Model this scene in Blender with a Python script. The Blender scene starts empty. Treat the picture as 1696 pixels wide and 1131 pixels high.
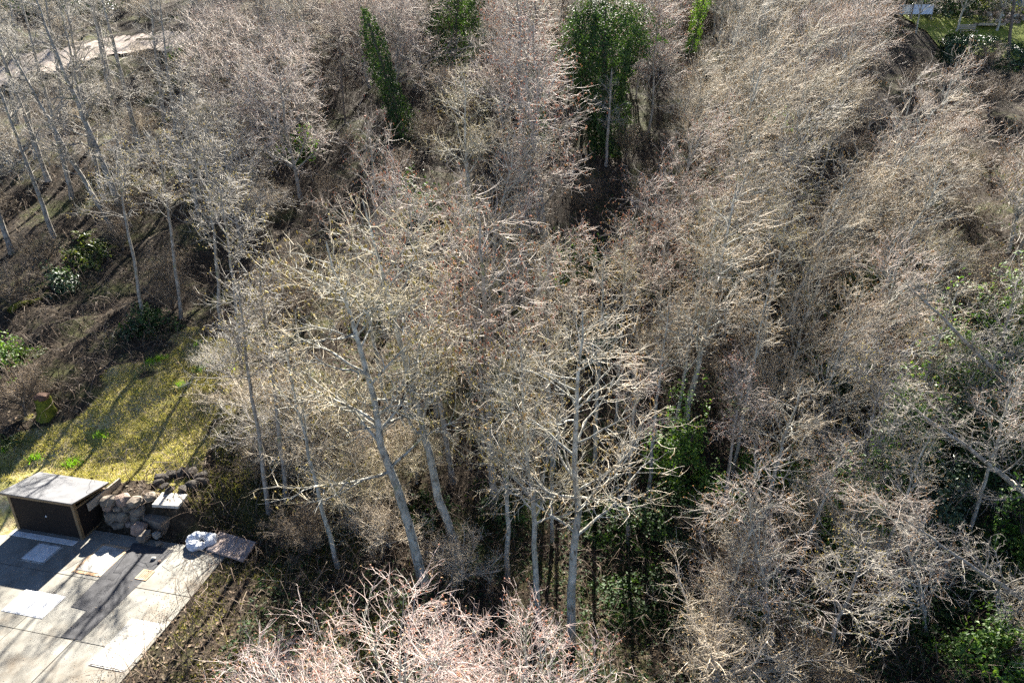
import bpy, bmesh, math
import numpy as np
from mathutils import Vector, Matrix, noise as mnoise

# ------------------------------------------------------------------ camera, sky, sun, exposure
SC = bpy.context.scene
COL = SC.collection
CAM_H, PITCH, FPX = 16.0, math.radians(24.0), 1167.0
cd = bpy.data.cameras.new('camera'); cam = bpy.data.objects.new('camera', cd); COL.objects.link(cam)
cd.sensor_width = 36.0; cd.lens = FPX / 1696.0 * 36.0; cd.clip_start = 0.1; cd.clip_end = 3000
cam.location = (0, 0, CAM_H); cam.rotation_euler = (math.pi / 2 - PITCH, 0, 0)
SC.camera = cam

SUN_EL, SUN_AZ = math.radians(35.0), math.radians(5.0)      # azimuth measured from +Y towards +X
SC.cycles.use_denoising = False
W = bpy.data.worlds.new('World'); SC.world = W; W.use_nodes = True
wn = W.node_tree.nodes; wn.clear()
sky = wn.new('ShaderNodeTexSky'); sky.sky_type = 'NISHITA'; sky.sun_disc = False
sky.sun_elevation = SUN_EL; sky.sun_rotation = SUN_AZ; sky.air_density = 0.4; sky.dust_density = 0.0
bg = wn.new('ShaderNodeBackground'); bg.inputs['Strength'].default_value = 0.05
wo = wn.new('ShaderNodeOutputWorld')
W.node_tree.links.new(sky.outputs[0], bg.inputs[0]); W.node_tree.links.new(bg.outputs[0], wo.inputs[0])
sd = bpy.data.lights.new('sun', 'SUN'); sun = bpy.data.objects.new('sun', sd); COL.objects.link(sun)
sd.energy = 5.0; sd.angle = math.radians(0.5); sd.color = (1.0, 0.94, 0.84)
sdir = Vector((math.sin(SUN_AZ) * math.cos(SUN_EL), math.cos(SUN_AZ) * math.cos(SUN_EL), math.sin(SUN_EL)))
sun.rotation_euler = sdir.to_track_quat('Z', 'Y').to_euler(); sun.location = (0, 40, 60)
vs = SC.view_settings; vs.view_transform = 'Standard'; vs.look = 'None'; vs.gamma = 1.0
vs.use_curve_mapping = False; vs.exposure = 2.68
SC.cycles.max_bounces = 5; SC.cycles.diffuse_bounces = 1; SC.cycles.transparent_max_bounces = 6

# ------------------------------------------------------------------ geometry helpers
RNG = np.random.default_rng(11)
CP, SP = math.cos(PITCH), math.sin(PITCH)

def ray(px, py):
    u, v = px - 848.0, py - 565.5
    return np.array([u, FPX * CP - v * SP, -FPX * SP - v * CP])

def project(P):
    P = np.atleast_2d(np.asarray(P, float)); x, y, z = P[:, 0], P[:, 1], P[:, 2] - CAM_H
    fwd = y * CP - z * SP; up = y * SP + z * CP
    fwd = np.where(fwd < 0.05, 0.05, fwd)
    return 848 + FPX * x / fwd, 565.5 - FPX * up / fwd

def sstep(a, b, x):
    t = np.clip((x - a) / (b - a), 0, 1); return t * t * (3 - 2 * t)

NZ = [(RNG.uniform(0, 6.28), RNG.uniform(-1, 1), RNG.uniform(-1, 1)) for _ in range(14)]
def wob(x, y, s):
    r = 0
    for i, (p, a, b) in enumerate(NZ):
        r = r + np.sin(p + (a * x + b * y) * s * (1 + 0.35 * i)) / (1 + 0.35 * i)
    return r

PA = math.radians(-12.5)                               # heading of the paved yard
E1 = np.array([math.cos(PA), math.sin(PA)]); E2 = np.array([-math.sin(PA), math.cos(PA)])
PO = np.array([-14.66, 19.25])                         # front right foot of the bin shelter
def st2xy(s, t): return PO + s * E1 + t * E2
def xy2st(x, y):
    dx, dy = x - PO[0], y - PO[1]
    return dx * E1[0] + dy * E1[1], dx * E2[0] + dy * E2[1]

def height(x, y):
    x = np.asarray(x, float); y = np.asarray(y, float)
    q = y - 20.0
    z = 0.29 * 1.6 * np.logaddexp(0, q / 1.6)
    z = np.where(y > 118, z - 0.29 * (y - 118) * sstep(118, 150, y), z)
    z = z - 2.6 * np.exp(-((x - 6.5) / 8.0) ** 2) * np.exp(-((y - 15) / 16.0) ** 2)
    z = z - 1.0 * sstep(8, 24, x) * sstep(45, 18, y)
    z = z + 0.16 * wob(x, y, 0.55) + 0.05 * wob(y, x, 1.9) + 0.35 * wob(x, y, 0.12)
    s, t = xy2st(x, y)
    edge = np.minimum(5.5 - s + 0.0 * t, 0.25 - t)      # inside of the yard > 0
    edge = np.minimum(edge, 14 + s)
    k = sstep(-1.6, 0.0, edge)
    z = z * (1 - k) + (-0.06) * k
    # bank behind the shelter
    bank = sstep(0.95, 1.45, t) * sstep(4.4, 2.4, s) * sstep(8, 4, t)
    z = z + bank * np.clip(0.95 - z, 0, 1)
    bl = sstep(-0.5, 1.4, t) * sstep(-2.7, -3.3, s) * sstep(8, 4, t)
    z = np.where(bl > 0.001, np.maximum(z, 0.9 * bl), z)
    return z

def hit(px, py):
    d = ray(px, py); k = np.linspace(3, 260, 6000) / d[1]
    x = d[0] * k; y = d[1] * k; z = CAM_H + d[2] * k
    g = height(x, y); i = np.argmax(z < g)
    return np.array([x[i], y[i], g[i]])

def on_z(px, py, z=0.0):
    d = ray(px, py); k = (z - CAM_H) / d[2]
    return np.array([d[0] * k, d[1] * k, z])

def inpoly(x, y, poly):
    x = np.asarray(x); y = np.asarray(y); c = np.zeros(x.shape, bool); n = len(poly); j = n - 1
    for i in range(n):
        xi, yi = poly[i]; xj, yj = poly[j]
        c ^= ((yi > y) != (yj > y)) & (x < (xj - xi) * (y - yi) / (yj - yi + 1e-9) + xi); j = i
    return c

def npmesh(name, V, F, smooth=True):
    V = np.ascontiguousarray(V, np.float32); F = np.ascontiguousarray(F, np.int32)
    me = bpy.data.meshes.new(name); n, k = F.shape
    me.vertices.add(len(V)); me.vertices.foreach_set('co', V.ravel())
    me.loops.add(n * k); me.loops.foreach_set('vertex_index', F.ravel())
    me.polygons.add(n); me.polygons.foreach_set('loop_start', np.arange(0, n * k, k, dtype=np.int32))
    me.polygons.foreach_set('use_smooth', np.full(n, smooth)); me.update(calc_edges=True)
    return me

def link(name, me, mat=None, parent=None):
    o = bpy.data.objects.new(name, me); COL.objects.link(o)
    if mat is not None and me is not None and not me.materials: me.materials.append(mat)
    if parent is not None: o.parent = parent
    return o

def tag(o, label, cat, group=None):
    o['label'] = label; o['category'] = cat
    if group: o['group'] = group
    return o

def empty(name, loc, label=None, cat=None, group=None, rz=0.0):
    o = bpy.data.objects.new(name, None); COL.objects.link(o); o.location = loc; o.rotation_euler = (0, 0, rz)
    o.empty_display_size = 0.2
    if label: tag(o, label, cat, group)
    return o

class BM:
    """collects boxes and prisms, builds one mesh"""
    def __init__(s): s.b = bmesh.new()
    def box(s, x0, x1, y0, y1, z0, z1):
        v = [s.b.verts.new((x, y, z)) for z in (z0, z1) for y in (y0, y1) for x in (x0, x1)]
        for f in ((0, 2, 3, 1), (4, 5, 7, 6), (0, 1, 5, 4), (2, 6, 7, 3), (0, 4, 6, 2), (1, 3, 7, 5)):
            s.b.faces.new([v[i] for i in f])
        return s
    def prism(s, pts, z0, z1):
        n = len(pts)
        a = [s.b.verts.new((p[0], p[1], z0)) for p in pts]; c = [s.b.verts.new((p[0], p[1], z1)) for p in pts]
        s.b.faces.new(a[::-1]); s.b.faces.new(c)
        for i in range(n):
            s.b.faces.new((a[i], a[(i + 1) % n], c[(i + 1) % n], c[i]))
        return s
    def hexa(s, low, top):
        v = [s.b.verts.new(p) for p in low] + [s.b.verts.new(p) for p in top]
        for f in ((3, 2, 1, 0), (4, 5, 6, 7), (0, 1, 5, 4), (1, 2, 6, 5), (2, 3, 7, 6), (3, 0, 4, 7)):
            s.b.faces.new([v[i] for i in f])
        return s
    def build(s, name, mat, parent=None, bevel=0.0):
        if bevel:
            bmesh.ops.bevel(s.b, geom=list(s.b.edges), offset=bevel, segments=1, affect='EDGES')
        bmesh.ops.recalc_face_normals(s.b, faces=list(s.b.faces))
        me = bpy.data.meshes.new(name); s.b.to_mesh(me); s.b.free()
        return link(name, me, mat, parent)

def unit(v): return v / np.maximum(np.linalg.norm(v, axis=-1, keepdims=True), 1e-9)

def tube(P, R, sides):
    N, K, _ = P.shape
    T = unit(np.gradient(P, axis=1)); ov = unit(P[:, -1] - P[:, 0])
    ref = np.where(np.abs(ov[:, 2:3]) < 0.75, np.array([[0, 0, 1.0]]), np.array([[0.83, 0.55, 0.0]]))
    n1 = unit(np.cross(T, ref[:, None, :])); n2 = np.cross(T, n1)
    a = np.arange(sides) * 2 * np.pi / sides
    V = P[:, :, None, :] + R[:, :, None, None] * (np.cos(a)[None, None, :, None] * n1[:, :, None, :] + np.sin(a)[None, None, :, None] * n2[:, :, None, :])
    base = (np.arange(N) * K * sides)[:, None, None]
    k = (np.arange(K - 1) * sides)[None, :, None]; s = np.arange(sides)[None, None, :]; s2 = (s + 1) % sides
    F = np.stack([base + k + s, base + k + s2, base + k + sides + s2, base + k + sides + s], -1)
    return V.reshape(-1, 3), F.reshape(-1, 4)

def merge(parts):
    Vs, Fs, o = [], [], 0
    for V, F in parts:
        Vs.append(V); Fs.append(F + o); o += len(V)
    return np.concatenate(Vs), np.concatenate(Fs)

def leaves(C, Nrm, size, rng, aspect=0.8, fold=0.25):
    """kite leaves folded along the midrib, 2 triangles as quads would be flat: use 4 verts / 2 tris"""
    n = len(C); Nrm = unit(Nrm); r = unit(rng.normal(size=(n, 3)))
    T = unit(np.cross(Nrm, r)); B = np.cross(Nrm, T); s = np.asarray(size).reshape(-1, 1) * np.ones((n, 1))
    a = C - T * s * 0.5; c = C + T * s * 0.55
    b = C + B * s * 0.42 * aspect + Nrm * s * fold * 0.5 - T * s * 0.08; d = C - B * s * 0.42 * aspect + Nrm * s * fold * 0.5 - T * s * 0.08
    V = np.stack([a, b, c, d], 1).reshape(-1, 3); i = (np.arange(n) * 4)[:, None]
    F = np.concatenate([i + np.array([[0, 2, 1]]), i + np.array([[0, 3, 2]])])
    return V, F

# ------------------------------------------------------------------ materials
def mat_base(name, rough=0.8, spec=0.3):
    m = bpy.data.materials.new(name); m.use_nodes = True; nt = m.node_tree
    b = nt.nodes['Principled BSDF']; b.inputs['Roughness'].default_value = rough
    b.inputs['Specular IOR Level'].default_value = spec
    return m, nt, b

def ramp(nt, fac, stops, interp='LINEAR'):
    r = nt.nodes.new('ShaderNodeValToRGB'); e = r.color_ramp; e.interpolation = interp
    while len(e.elements) < len(stops): e.elements.new(0.5)
    for el, (p, c) in zip(e.elements, stops): el.position = p; el.color = (*c, 1)
    nt.links.new(fac, r.inputs[0]); return r.outputs[0]

def noise(nt, scale, detail=4, rough=0.6, coord='Object', vec=None, stretch=None):
    n = nt.nodes.new('ShaderNodeTexNoise'); n.inputs['Scale'].default_value = scale
    n.inputs['Detail'].default_value = detail; n.inputs['Roughness'].default_value = rough
    t = nt.nodes.new('ShaderNodeTexCoord'); out = t.outputs[coord]
    if stretch:
        mp = nt.nodes.new('ShaderNodeMapping'); mp.inputs['Scale'].default_value = stretch
        nt.links.new(out, mp.inputs[0]); out = mp.outputs[0]
    nt.links.new(out, n.inputs['Vector']); return n.outputs['Fac']

def mix(nt, fac, a, b, mode='MIX'):
    m = nt.nodes.new('ShaderNodeMix'); m.data_type = 'RGBA'; m.blend_type = mode
    for sock, v in ((m.inputs[0], fac), (m.inputs[6], a), (m.inputs[7], b)):
        if hasattr(v, 'links'): nt.links.new(v, sock)
        elif isinstance(v, tuple): sock.default_value = (*v, 1)
        else: sock.default_value = v
    return m.outputs[2]

def bump(nt, b, fac, strength, dist=0.02):
    n = nt.nodes.new('ShaderNodeBump'); n.inputs['Strength'].default_value = strength; n.inputs['Distance'].default_value = dist
    nt.links.new(fac, n.inputs['Height']); nt.links.new(n.outputs[0], b.inputs['Normal'])

def noisy(name, stops, scale=6, rough=0.8, spec=0.3, bmp=0.0, detail=5, stretch=None, coord='Object'):
    m, nt, b = mat_base(name, rough, spec); f = noise(nt, scale, detail, 0.65, coord, stretch=stretch)
    nt.links.new(ramp(nt, f, stops), b.inputs['Base Color'])
    if bmp: bump(nt, b, noise(nt, scale * 6, 4, 0.7, coord), bmp)
    return m

def twig_mat(name, cols, rough=0.7, spec=0.25):
    m, nt, b = mat_base(name, rough, spec)
    g = nt.nodes.new('ShaderNodeNewGeometry')
    c = ramp(nt, g.outputs['Random Per Island'], [(i / (len(cols) - 1), k) for i, k in enumerate(cols)])
    oi = nt.nodes.new('ShaderNodeObjectInfo')
    t = ramp(nt, oi.outputs['Random'], [(0, (0.86, 0.84, 0.82)), (0.5, (1, 1, 1)), (1, (0.98, 0.93, 0.9))])
    nt.links.new(mix(nt, 1.0, c, t, 'MULTIPLY'), b.inputs['Base Color']); return m

def leaf_mat(name, cols, rough=0.4, spec=0.5, trans=0.35):
    m, nt, b = mat_base(name, rough, spec)
    g = nt.nodes.new('ShaderNodeNewGeometry')
    c = ramp(nt, g.outputs['Random Per Island'], [(i / (len(cols) - 1), k) for i, k in enumerate(cols)])
    nt.links.new(c, b.inputs['Base Color'])
    if trans:
        tr = nt.nodes.new('ShaderNodeBsdfTranslucent'); br = mix(nt, 1.0, c, (1.9, 1.9, 0.75), 'MULTIPLY')
        nt.links.new(br, tr.inputs[0]); ms = nt.nodes.new('ShaderNodeMixShader'); ms.inputs[0].default_value = trans
        nt.links.new(b.outputs[0], ms.inputs[1]); nt.links.new(tr.outputs[0], ms.inputs[2])
        nt.links.new(ms.outputs[0], nt.nodes['Material Output'].inputs[0])
    return m

def bark_mat(name, stops, moss=0.0):
    m, nt, b = mat_base(name, 0.75, 0.3)
    f = noise(nt, 3.0, 6, 0.7, stretch=(1.0, 1.0, 1.0)); f2 = noise(nt, 9, 3, 0.6, stretch=(1, 1, 0.35))
    c = ramp(nt, f, stops); c = mix(nt, ramp(nt, f2, [(0.5, (0, 0, 0)), (0.68, (1, 1, 1))]), c, (0.09, 0.075, 0.055))
    if moss:
        f3 = noise(nt, 0.9, 4, 0.7)
        c = mix(nt, ramp(nt, f3, [(0.62 - moss * 0.2, (0, 0, 0)), (0.72, (1, 1, 1))]), c, (0.13, 0.15, 0.02))
    nt.links.new(c, b.inputs['Base Color']); bump(nt, b, noise(nt, 14, 5, 0.7, stretch=(1, 1, 0.3)), 0.6, 0.03)
    return m

M = {}
M['bark_pale'] = bark_mat('bark_pale', [(0.3, (0.193, 0.184, 0.149)), (0.5, (0.35, 0.341, 0.289)), (0.7, (0.542, 0.525, 0.464))], 0.12)
M['bark_grey'] = bark_mat('bark_grey', [(0.3, (0.135, 0.121, 0.101)), (0.5, (0.257, 0.236, 0.203)), (0.7, (0.405, 0.378, 0.338))], 0.3)
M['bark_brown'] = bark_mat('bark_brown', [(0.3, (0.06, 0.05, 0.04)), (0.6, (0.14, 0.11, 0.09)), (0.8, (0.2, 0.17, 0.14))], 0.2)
M['twig_pink'] = twig_mat('twig_pink', [(0.297, 0.241, 0.2), (0.48, 0.407, 0.349), (0.639, 0.573, 0.502)])
M['twig_tan'] = twig_mat('twig_tan', [(0.286, 0.235, 0.166), (0.468, 0.407, 0.308), (0.639, 0.573, 0.467)])
M['twig_olive'] = twig_mat('twig_olive', [(0.274, 0.235, 0.143), (0.446, 0.395, 0.268), (0.616, 0.562, 0.44)])
M['twig_grey'] = twig_mat('twig_grey', [(0.263, 0.235, 0.194), (0.433, 0.402, 0.342), (0.605, 0.567, 0.502)])
M['twig_red'] = twig_mat('twig_red', [(0.36, 0.25, 0.215), (0.55, 0.44, 0.395), (0.64, 0.56, 0.52)])
M['twig_under'] = twig_mat('twig_under', [(0.074, 0.058, 0.041), (0.157, 0.124, 0.091), (0.264, 0.223, 0.173)])  # kept darker than other twigs: shade of the gaps put into the colour
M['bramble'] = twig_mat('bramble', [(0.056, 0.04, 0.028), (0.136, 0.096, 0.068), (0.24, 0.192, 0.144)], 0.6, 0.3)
M['bud_red'] = leaf_mat('bud_red', [(0.3, 0.1, 0.07), (0.42, 0.2, 0.13), (0.36, 0.24, 0.1)], 0.6, 0.3, 0.2)
M['bud_olive'] = leaf_mat('bud_olive', [(0.3, 0.23, 0.07), (0.36, 0.31, 0.1), (0.3, 0.2, 0.09)], 0.6, 0.3, 0.25)
M['catkin_tan'] = leaf_mat('catkin_tan', [(0.26, 0.18, 0.09), (0.4, 0.29, 0.14), (0.34, 0.22, 0.11)], 0.7, 0.2, 0.2)
M['catkin_rust'] = leaf_mat('catkin_rust', [(0.3, 0.15, 0.06), (0.42, 0.24, 0.09), (0.3, 0.17, 0.09)], 0.7, 0.2, 0.2)
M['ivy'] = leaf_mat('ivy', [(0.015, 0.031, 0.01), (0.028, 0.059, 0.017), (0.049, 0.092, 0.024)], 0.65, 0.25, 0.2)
M['ivy_bright'] = leaf_mat('ivy_bright', [(0.035, 0.081, 0.016), (0.081, 0.162, 0.03), (0.146, 0.227, 0.041)], 0.5, 0.3, 0.3)  # lighter twin of ivy, sunlight put into the greens; also on bright shrubs
M['evergreen'] = leaf_mat('evergreen', [(0.012, 0.03, 0.014), (0.025, 0.05, 0.022), (0.05, 0.08, 0.03)], 0.45, 0.4, 0.15)
M['laurel'] = leaf_mat('laurel', [(0.03, 0.06, 0.03), (0.06, 0.1, 0.05), (0.09, 0.13, 0.07)], 0.4, 0.4, 0.15)
M['moss'] = noisy('moss', [(0.3, (0.04, 0.045, 0.01)), (0.6, (0.14, 0.15, 0.022)), (0.8, (0.22, 0.22, 0.04))], 8, 0.95, 0.1, 0.8)
M['litter'] = leaf_mat('litter', [(0.042, 0.028, 0.017), (0.119, 0.081, 0.049), (0.21, 0.154, 0.105), (0.14, 0.119, 0.084)], 0.8, 0.2, 0.0)
M['grass'] = leaf_mat('grass', [(0.135, 0.146, 0.043), (0.293, 0.269, 0.086), (0.428, 0.358, 0.273), (0.27, 0.236, 0.115), (0.248, 0.246, 0.064)], 0.7, 0.2, 0.35)
M['verge'] = leaf_mat('verge', [(0.06, 0.075, 0.02), (0.13, 0.13, 0.04), (0.24, 0.2, 0.11), (0.1, 0.12, 0.03)], 0.7, 0.2, 0.3)
M['grass_green'] = leaf_mat('grass_green', [(0.06, 0.16, 0.015), (0.12, 0.26, 0.02), (0.18, 0.3, 0.03)], 0.6, 0.3, 0.4)
M['fern'] = leaf_mat('fern', [(0.05, 0.08, 0.02), (0.09, 0.13, 0.03), (0.15, 0.15, 0.05)], 0.5, 0.4, 0.3)
M['concrete'] = noisy('concrete', [(0.25, (0.096, 0.088, 0.074)), (0.45, (0.184, 0.175, 0.151)), (0.75, (0.265, 0.256, 0.228))], 0.9, 0.85, 0.25, 0.15, 8)
M['concrete_pale'] = noisy('concrete_pale', [(0.3, (0.27, 0.26, 0.235)), (0.6, (0.42, 0.41, 0.375))], 3, 0.85, 0.25, 0.1, 7)
M['asphalt'] = noisy('asphalt', [(0.3, (0.03, 0.03, 0.032)), (0.6, (0.056, 0.056, 0.06)), (0.8, (0.083, 0.083, 0.083))], 4, 0.9, 0.3, 0.4, 8)
M['white_panel'] = noisy('white_panel', [(0.3, (0.5, 0.5, 0.49)), (0.55, (0.68, 0.68, 0.67)), (0.8, (0.74, 0.74, 0.73))], 3.5, 0.6, 0.4, 0.05, 7)
M['rust'] = noisy('rust', [(0.3, (0.22, 0.12, 0.06)), (0.5, (0.4, 0.27, 0.16)), (0.75, (0.5, 0.42, 0.33))], 3, 0.8, 0.3, 0.1, 7)
M['iron'] = noisy('iron', [(0.3, (0.04, 0.032, 0.027)), (0.7, (0.1, 0.08, 0.065))], 12, 0.7, 0.4)
M['felt'] = noisy('felt', [(0.3, (0.085, 0.087, 0.092)), (0.7, (0.145, 0.146, 0.153))], 3, 0.8, 0.3, 0.1, 7)
M['trim'] = noisy('trim', [(0.3, (0.121, 0.081, 0.041)), (0.7, (0.176, 0.121, 0.063))], 7, 0.6, 0.4, 0.05)
M['door'] = noisy('door', [(0.3, (0.013, 0.01, 0.009)), (0.7, (0.022, 0.017, 0.014))], 9, 0.8, 0.12, 0.05)
M['metal'] = noisy('metal', [(0.3, (0.5, 0.5, 0.5)), (0.7, (0.7, 0.7, 0.7))], 20, 0.35, 0.6)
M['stone'] = noisy('stone', [(0.25, (0.06, 0.05, 0.04)), (0.5, (0.15, 0.125, 0.1)), (0.75, (0.26, 0.225, 0.18))], 2.2, 0.85, 0.2, 0.5, 7)
M['stone_pink'] = noisy('stone_pink', [(0.3, (0.13, 0.09, 0.07)), (0.7, (0.3, 0.23, 0.19))], 3, 0.85, 0.2, 0.4, 7)
M['stone_dark'] = noisy('stone_dark', [(0.3, (0.02, 0.018, 0.016)), (0.7, (0.07, 0.06, 0.05))], 4, 0.85, 0.2, 0.5, 7)
M['board_pink'] = noisy('board_pink', [(0.25, (0.144, 0.104, 0.08)), (0.45, (0.32, 0.256, 0.224)), (0.8, (0.4, 0.344, 0.312))], 5, 0.8, 0.2, 0.1, 8)
M['timber'] = noisy('timber', [(0.3, (0.2, 0.17, 0.13)), (0.7, (0.36, 0.31, 0.25))], 6, 0.8, 0.2, 0.2, stretch=(1, 8, 8))
M['plastic'] = noisy('plastic', [(0.35, (0.255, 0.323, 0.442)), (0.5, (0.527, 0.552, 0.586)), (0.7, (0.663, 0.663, 0.663))], 4.5, 0.4, 0.5, 0.3, 4)
M['gravel'] = noisy('gravel', [(0.3, (0.17, 0.13, 0.105)), (0.5, (0.3, 0.25, 0.21)), (0.75, (0.42, 0.36, 0.32))], 1.2, 0.9, 0.2, 0.3, 8)
M['blue_paint'] = noisy('blue_paint', [(0.3, (0.1, 0.22, 0.42)), (0.7, (0.14, 0.29, 0.52))], 3, 0.6, 0.4)
M['blue_panel'] = noisy('blue_panel', [(0.35, (0.28, 0.37, 0.55)), (0.65, (0.5, 0.57, 0.7))], 3, 0.5, 0.4)
M['white_paint'] = noisy('white_paint', [(0.3, (0.7, 0.7, 0.7)), (0.7, (0.8, 0.8, 0.8))], 4, 0.6, 0.4)
M['stump_red'] = noisy('stump_red', [(0.3, (0.05, 0.03, 0.022)), (0.7, (0.13, 0.075, 0.055))], 7, 0.9, 0.2, 0.6)

def stained(m, col, scale, lo, hi, amount=0.8):
    nt = m.node_tree; b = nt.nodes['Principled BSDF']; l = b.inputs['Base Color'].links[0]; src = l.from_socket
    f = ramp(nt, noise(nt, scale, 6, 0.7, 'Object'), [(lo, (0, 0, 0)), (hi, (amount,) * 3)])
    nt.links.new(mix(nt, f, src, col), b.inputs['Base Color'])
stained(M['concrete'], (0.1, 0.075, 0.05), 0.55, 0.52, 0.68, 0.7); stained(M['concrete'], (0.07, 0.06, 0.045), 7, 0.62, 0.75, 0.3)
stained(M['concrete_pale'], (0.16, 0.13, 0.1), 2.0, 0.5, 0.7, 0.7); stained(M['white_panel'], (0.3, 0.26, 0.22), 4.0, 0.55, 0.7, 0.5)
stained(M['felt'], (0.06, 0.065, 0.055), 1.5, 0.5, 0.7, 0.3); stained(M['trim'], (0.05, 0.035, 0.02), 5, 0.5, 0.7, 0.7)
stained(M['stone'], (0.07, 0.08, 0.03), 4, 0.55, 0.7, 0.6)
# ground: colour follows what grows there (attribute "sward"), never the light
mg, nt, b = mat_base('ground', 0.95, 0.15)
f1 = noise(nt, 0.35, 6, 0.7); f2 = noise(nt, 5, 6, 0.75); f3 = noise(nt, 1.3, 5, 0.7)
soil = ramp(nt, f2, [(0.3, (0.014, 0.011, 0.008)), (0.5, (0.036, 0.027, 0.018)), (0.72, (0.1, 0.076, 0.052))])
soil = mix(nt, ramp(nt, f1, [(0.5, (0, 0, 0)), (0.66, (0.8, 0.8, 0.8))]), soil, ramp(nt, f2, [(0.35, (0.03, 0.038, 0.012)), (0.65, (0.1, 0.11, 0.03))]))
sw = ramp(nt, f3, [(0.3, (0.12, 0.12, 0.035)), (0.45, (0.3, 0.28, 0.085)), (0.58, (0.42, 0.35, 0.21)), (0.75, (0.3, 0.29, 0.06))])
sw = mix(nt, ramp(nt, f2, [(0.35, (0.7, 0.7, 0.7)), (0.5, (0, 0, 0))]), sw, (0.1, 0.075, 0.045))
at = nt.nodes.new('ShaderNodeAttribute'); at.attribute_name = 'sward'
nt.links.new(mix(nt, at.outputs['Fac'], soil, sw), b.inputs['Base Color']); bump(nt, b, f2, 0.9, 0.12)
M['ground'] = mg

# ------------------------------------------------------------------ terrain
SWARD = [(-60, 770), (0, 755), (60, 715), (110, 690), (190, 640), (245, 590), (330, 555), (400, 565), (395, 640), (370, 720), (350, 780), (300, 805), (170, 800), (90, 790), (60, 900), (-80, 960)]
xs = np.concatenate([np.arange(-260, -64, 8.0), np.arange(-64, -24, 0.8), np.arange(-24, -7, 0.16), np.arange(-7, 16, 0.4), np.arange(16, 72, 0.8), np.arange(72, 280, 8.0)])
ys = np.concatenate([np.arange(-120, 4, 6.0), np.arange(4, 17, 0.4), np.arange(17, 32, 0.16), np.arange(32, 90, 0.7), np.arange(90, 160, 3.0), np.arange(160, 900, 30.0)])
X, Y = np.meshgrid(xs, ys); Z = height(X, Y)
V = np.stack([X, Y, Z], -1).reshape(-1, 3); nx, ny = len(xs), len(ys)
ii, jj = np.meshgrid(np.arange(nx - 1), np.arange(ny - 1)); a = (jj * nx + ii).ravel()
me = npmesh('ground', V, np.stack([a, a + 1, a + nx + 1, a + nx], -1))
pxs, pys = project(V)
def in_sward(P, soft=True):
    px, py = project(P); s, t = xy2st(P[:, 0], P[:, 1])
    j = 18 * np.sin(P[:, 0] * 1.7 + P[:, 1] * 0.9) + 12 * np.sin(P[:, 1] * 3.1 - P[:, 0] * 2.3)
    return inpoly(px + j, py + 0.6 * j, SWARD) & (P[:, 1] > 15) & (P[:, 1] < 40)
sa = in_sward(V).astype(np.float32)
# lawn at the garden top right
at = me.attributes.new('sward', 'FLOAT', 'POINT'); at.data.foreach_set('value', sa)
ground = link('ground', me, M['ground']); ground['kind'] = 'structure'

# gravel road across the top left of the hillside
rp = np.array([hit(-60, 128), hit(60, 105), hit(140, 88), hit(200, 78), hit(262, 72), hit(330, 66)])
tt = np.linspace(0, 5, 60); RDX = np.interp(tt, np.arange(6), rp[:, 0]); RDY = np.interp(tt, np.arange(6), rp[:, 1])
Vr = []
for k in range(60):
    wdt = 4.6 + 0.5 * math.sin(k * 0.6)
    for q in np.linspace(-1, 1, 7):
        x, y = RDX[k], RDY[k] + q * wdt; Vr.append((x, y, float(height(x, RDY[k])) * 0.12 + float(height(x, y)) * 0.88 + 0.1))
Fr = [(k * 7 + q, (k + 1) * 7 + q, (k + 1) * 7 + q + 1, k * 7 + q + 1) for k in range(59) for q in range(6)]
road = link('road', npmesh('road', np.array(Vr), np.array(Fr)), M['gravel']); road['kind'] = 'structure'
def on_road(P):
    k = np.interp(P[:, 0], RDX, RDY, left=-99, right=-99); return np.abs(P[:, 1] - k) < 6.5

# ------------------------------------------------------------------ paved yard with covers and patches
def z1(p): return (p[0] / 2.892, 740 + p[1] / 2.892)          # picture measurements of the yard -> picture pixels
def yard_rect(pts):
    st = [xy2st(*on_z(*z1(p))[:2]) for p in pts]
    s = sorted(q[0] for q in st); t = sorted(q[1] for q in st)
    return (s[0] + s[1]) / 2, (s[2] + s[3]) / 2, (t[0] + t[1]) / 2, (t[2] + t[3]) / 2
def place_yard(o):
    o.location = (PO[0], PO[1], 0); o.rotation_euler = (0, 0, PA)

yard = empty('driveway', (0, 0, 0)); place_yard(yard); yard['kind'] = 'structure'
sgrid = [-9.0, -6.0, -3.4, -1.4, 0.95, 3.0, 5.3]; tgrid = [-9.0, -6.4, -3.75, -1.55, 0.55]
for i in range(6):
    for j in range(4):
        g = 0.008; dz = 0.004 * math.sin(i * 3.1 + j * 1.7)
        p = [(sgrid[i] + g, tgrid[j] + g), (sgrid[i + 1] - g, tgrid[j] + g), (sgrid[i + 1] - g, tgrid[j + 1] - g), (sgrid[i] + g, tgrid[j + 1] - g)]
        if i == 5: p[1] = (p[1][0] + 0.04 * (2 - j), p[1][1]); p[2] = (p[2][0] + 0.04 * (1 - j), p[2][1])
        BM().prism(p, -0.16, dz).build('slab', M['concrete'], yard, 0.006)
pts = [xy2st(*on_z(*z1(p))[:2]) for p in ((340, 765), (640, 460), (835, 495), (390, 925), (290, 910), (415, 785))]
BM().prism(pts[::-1], 0.006, 0.012).build('asphalt_patch', M['asphalt'], yard)

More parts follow.
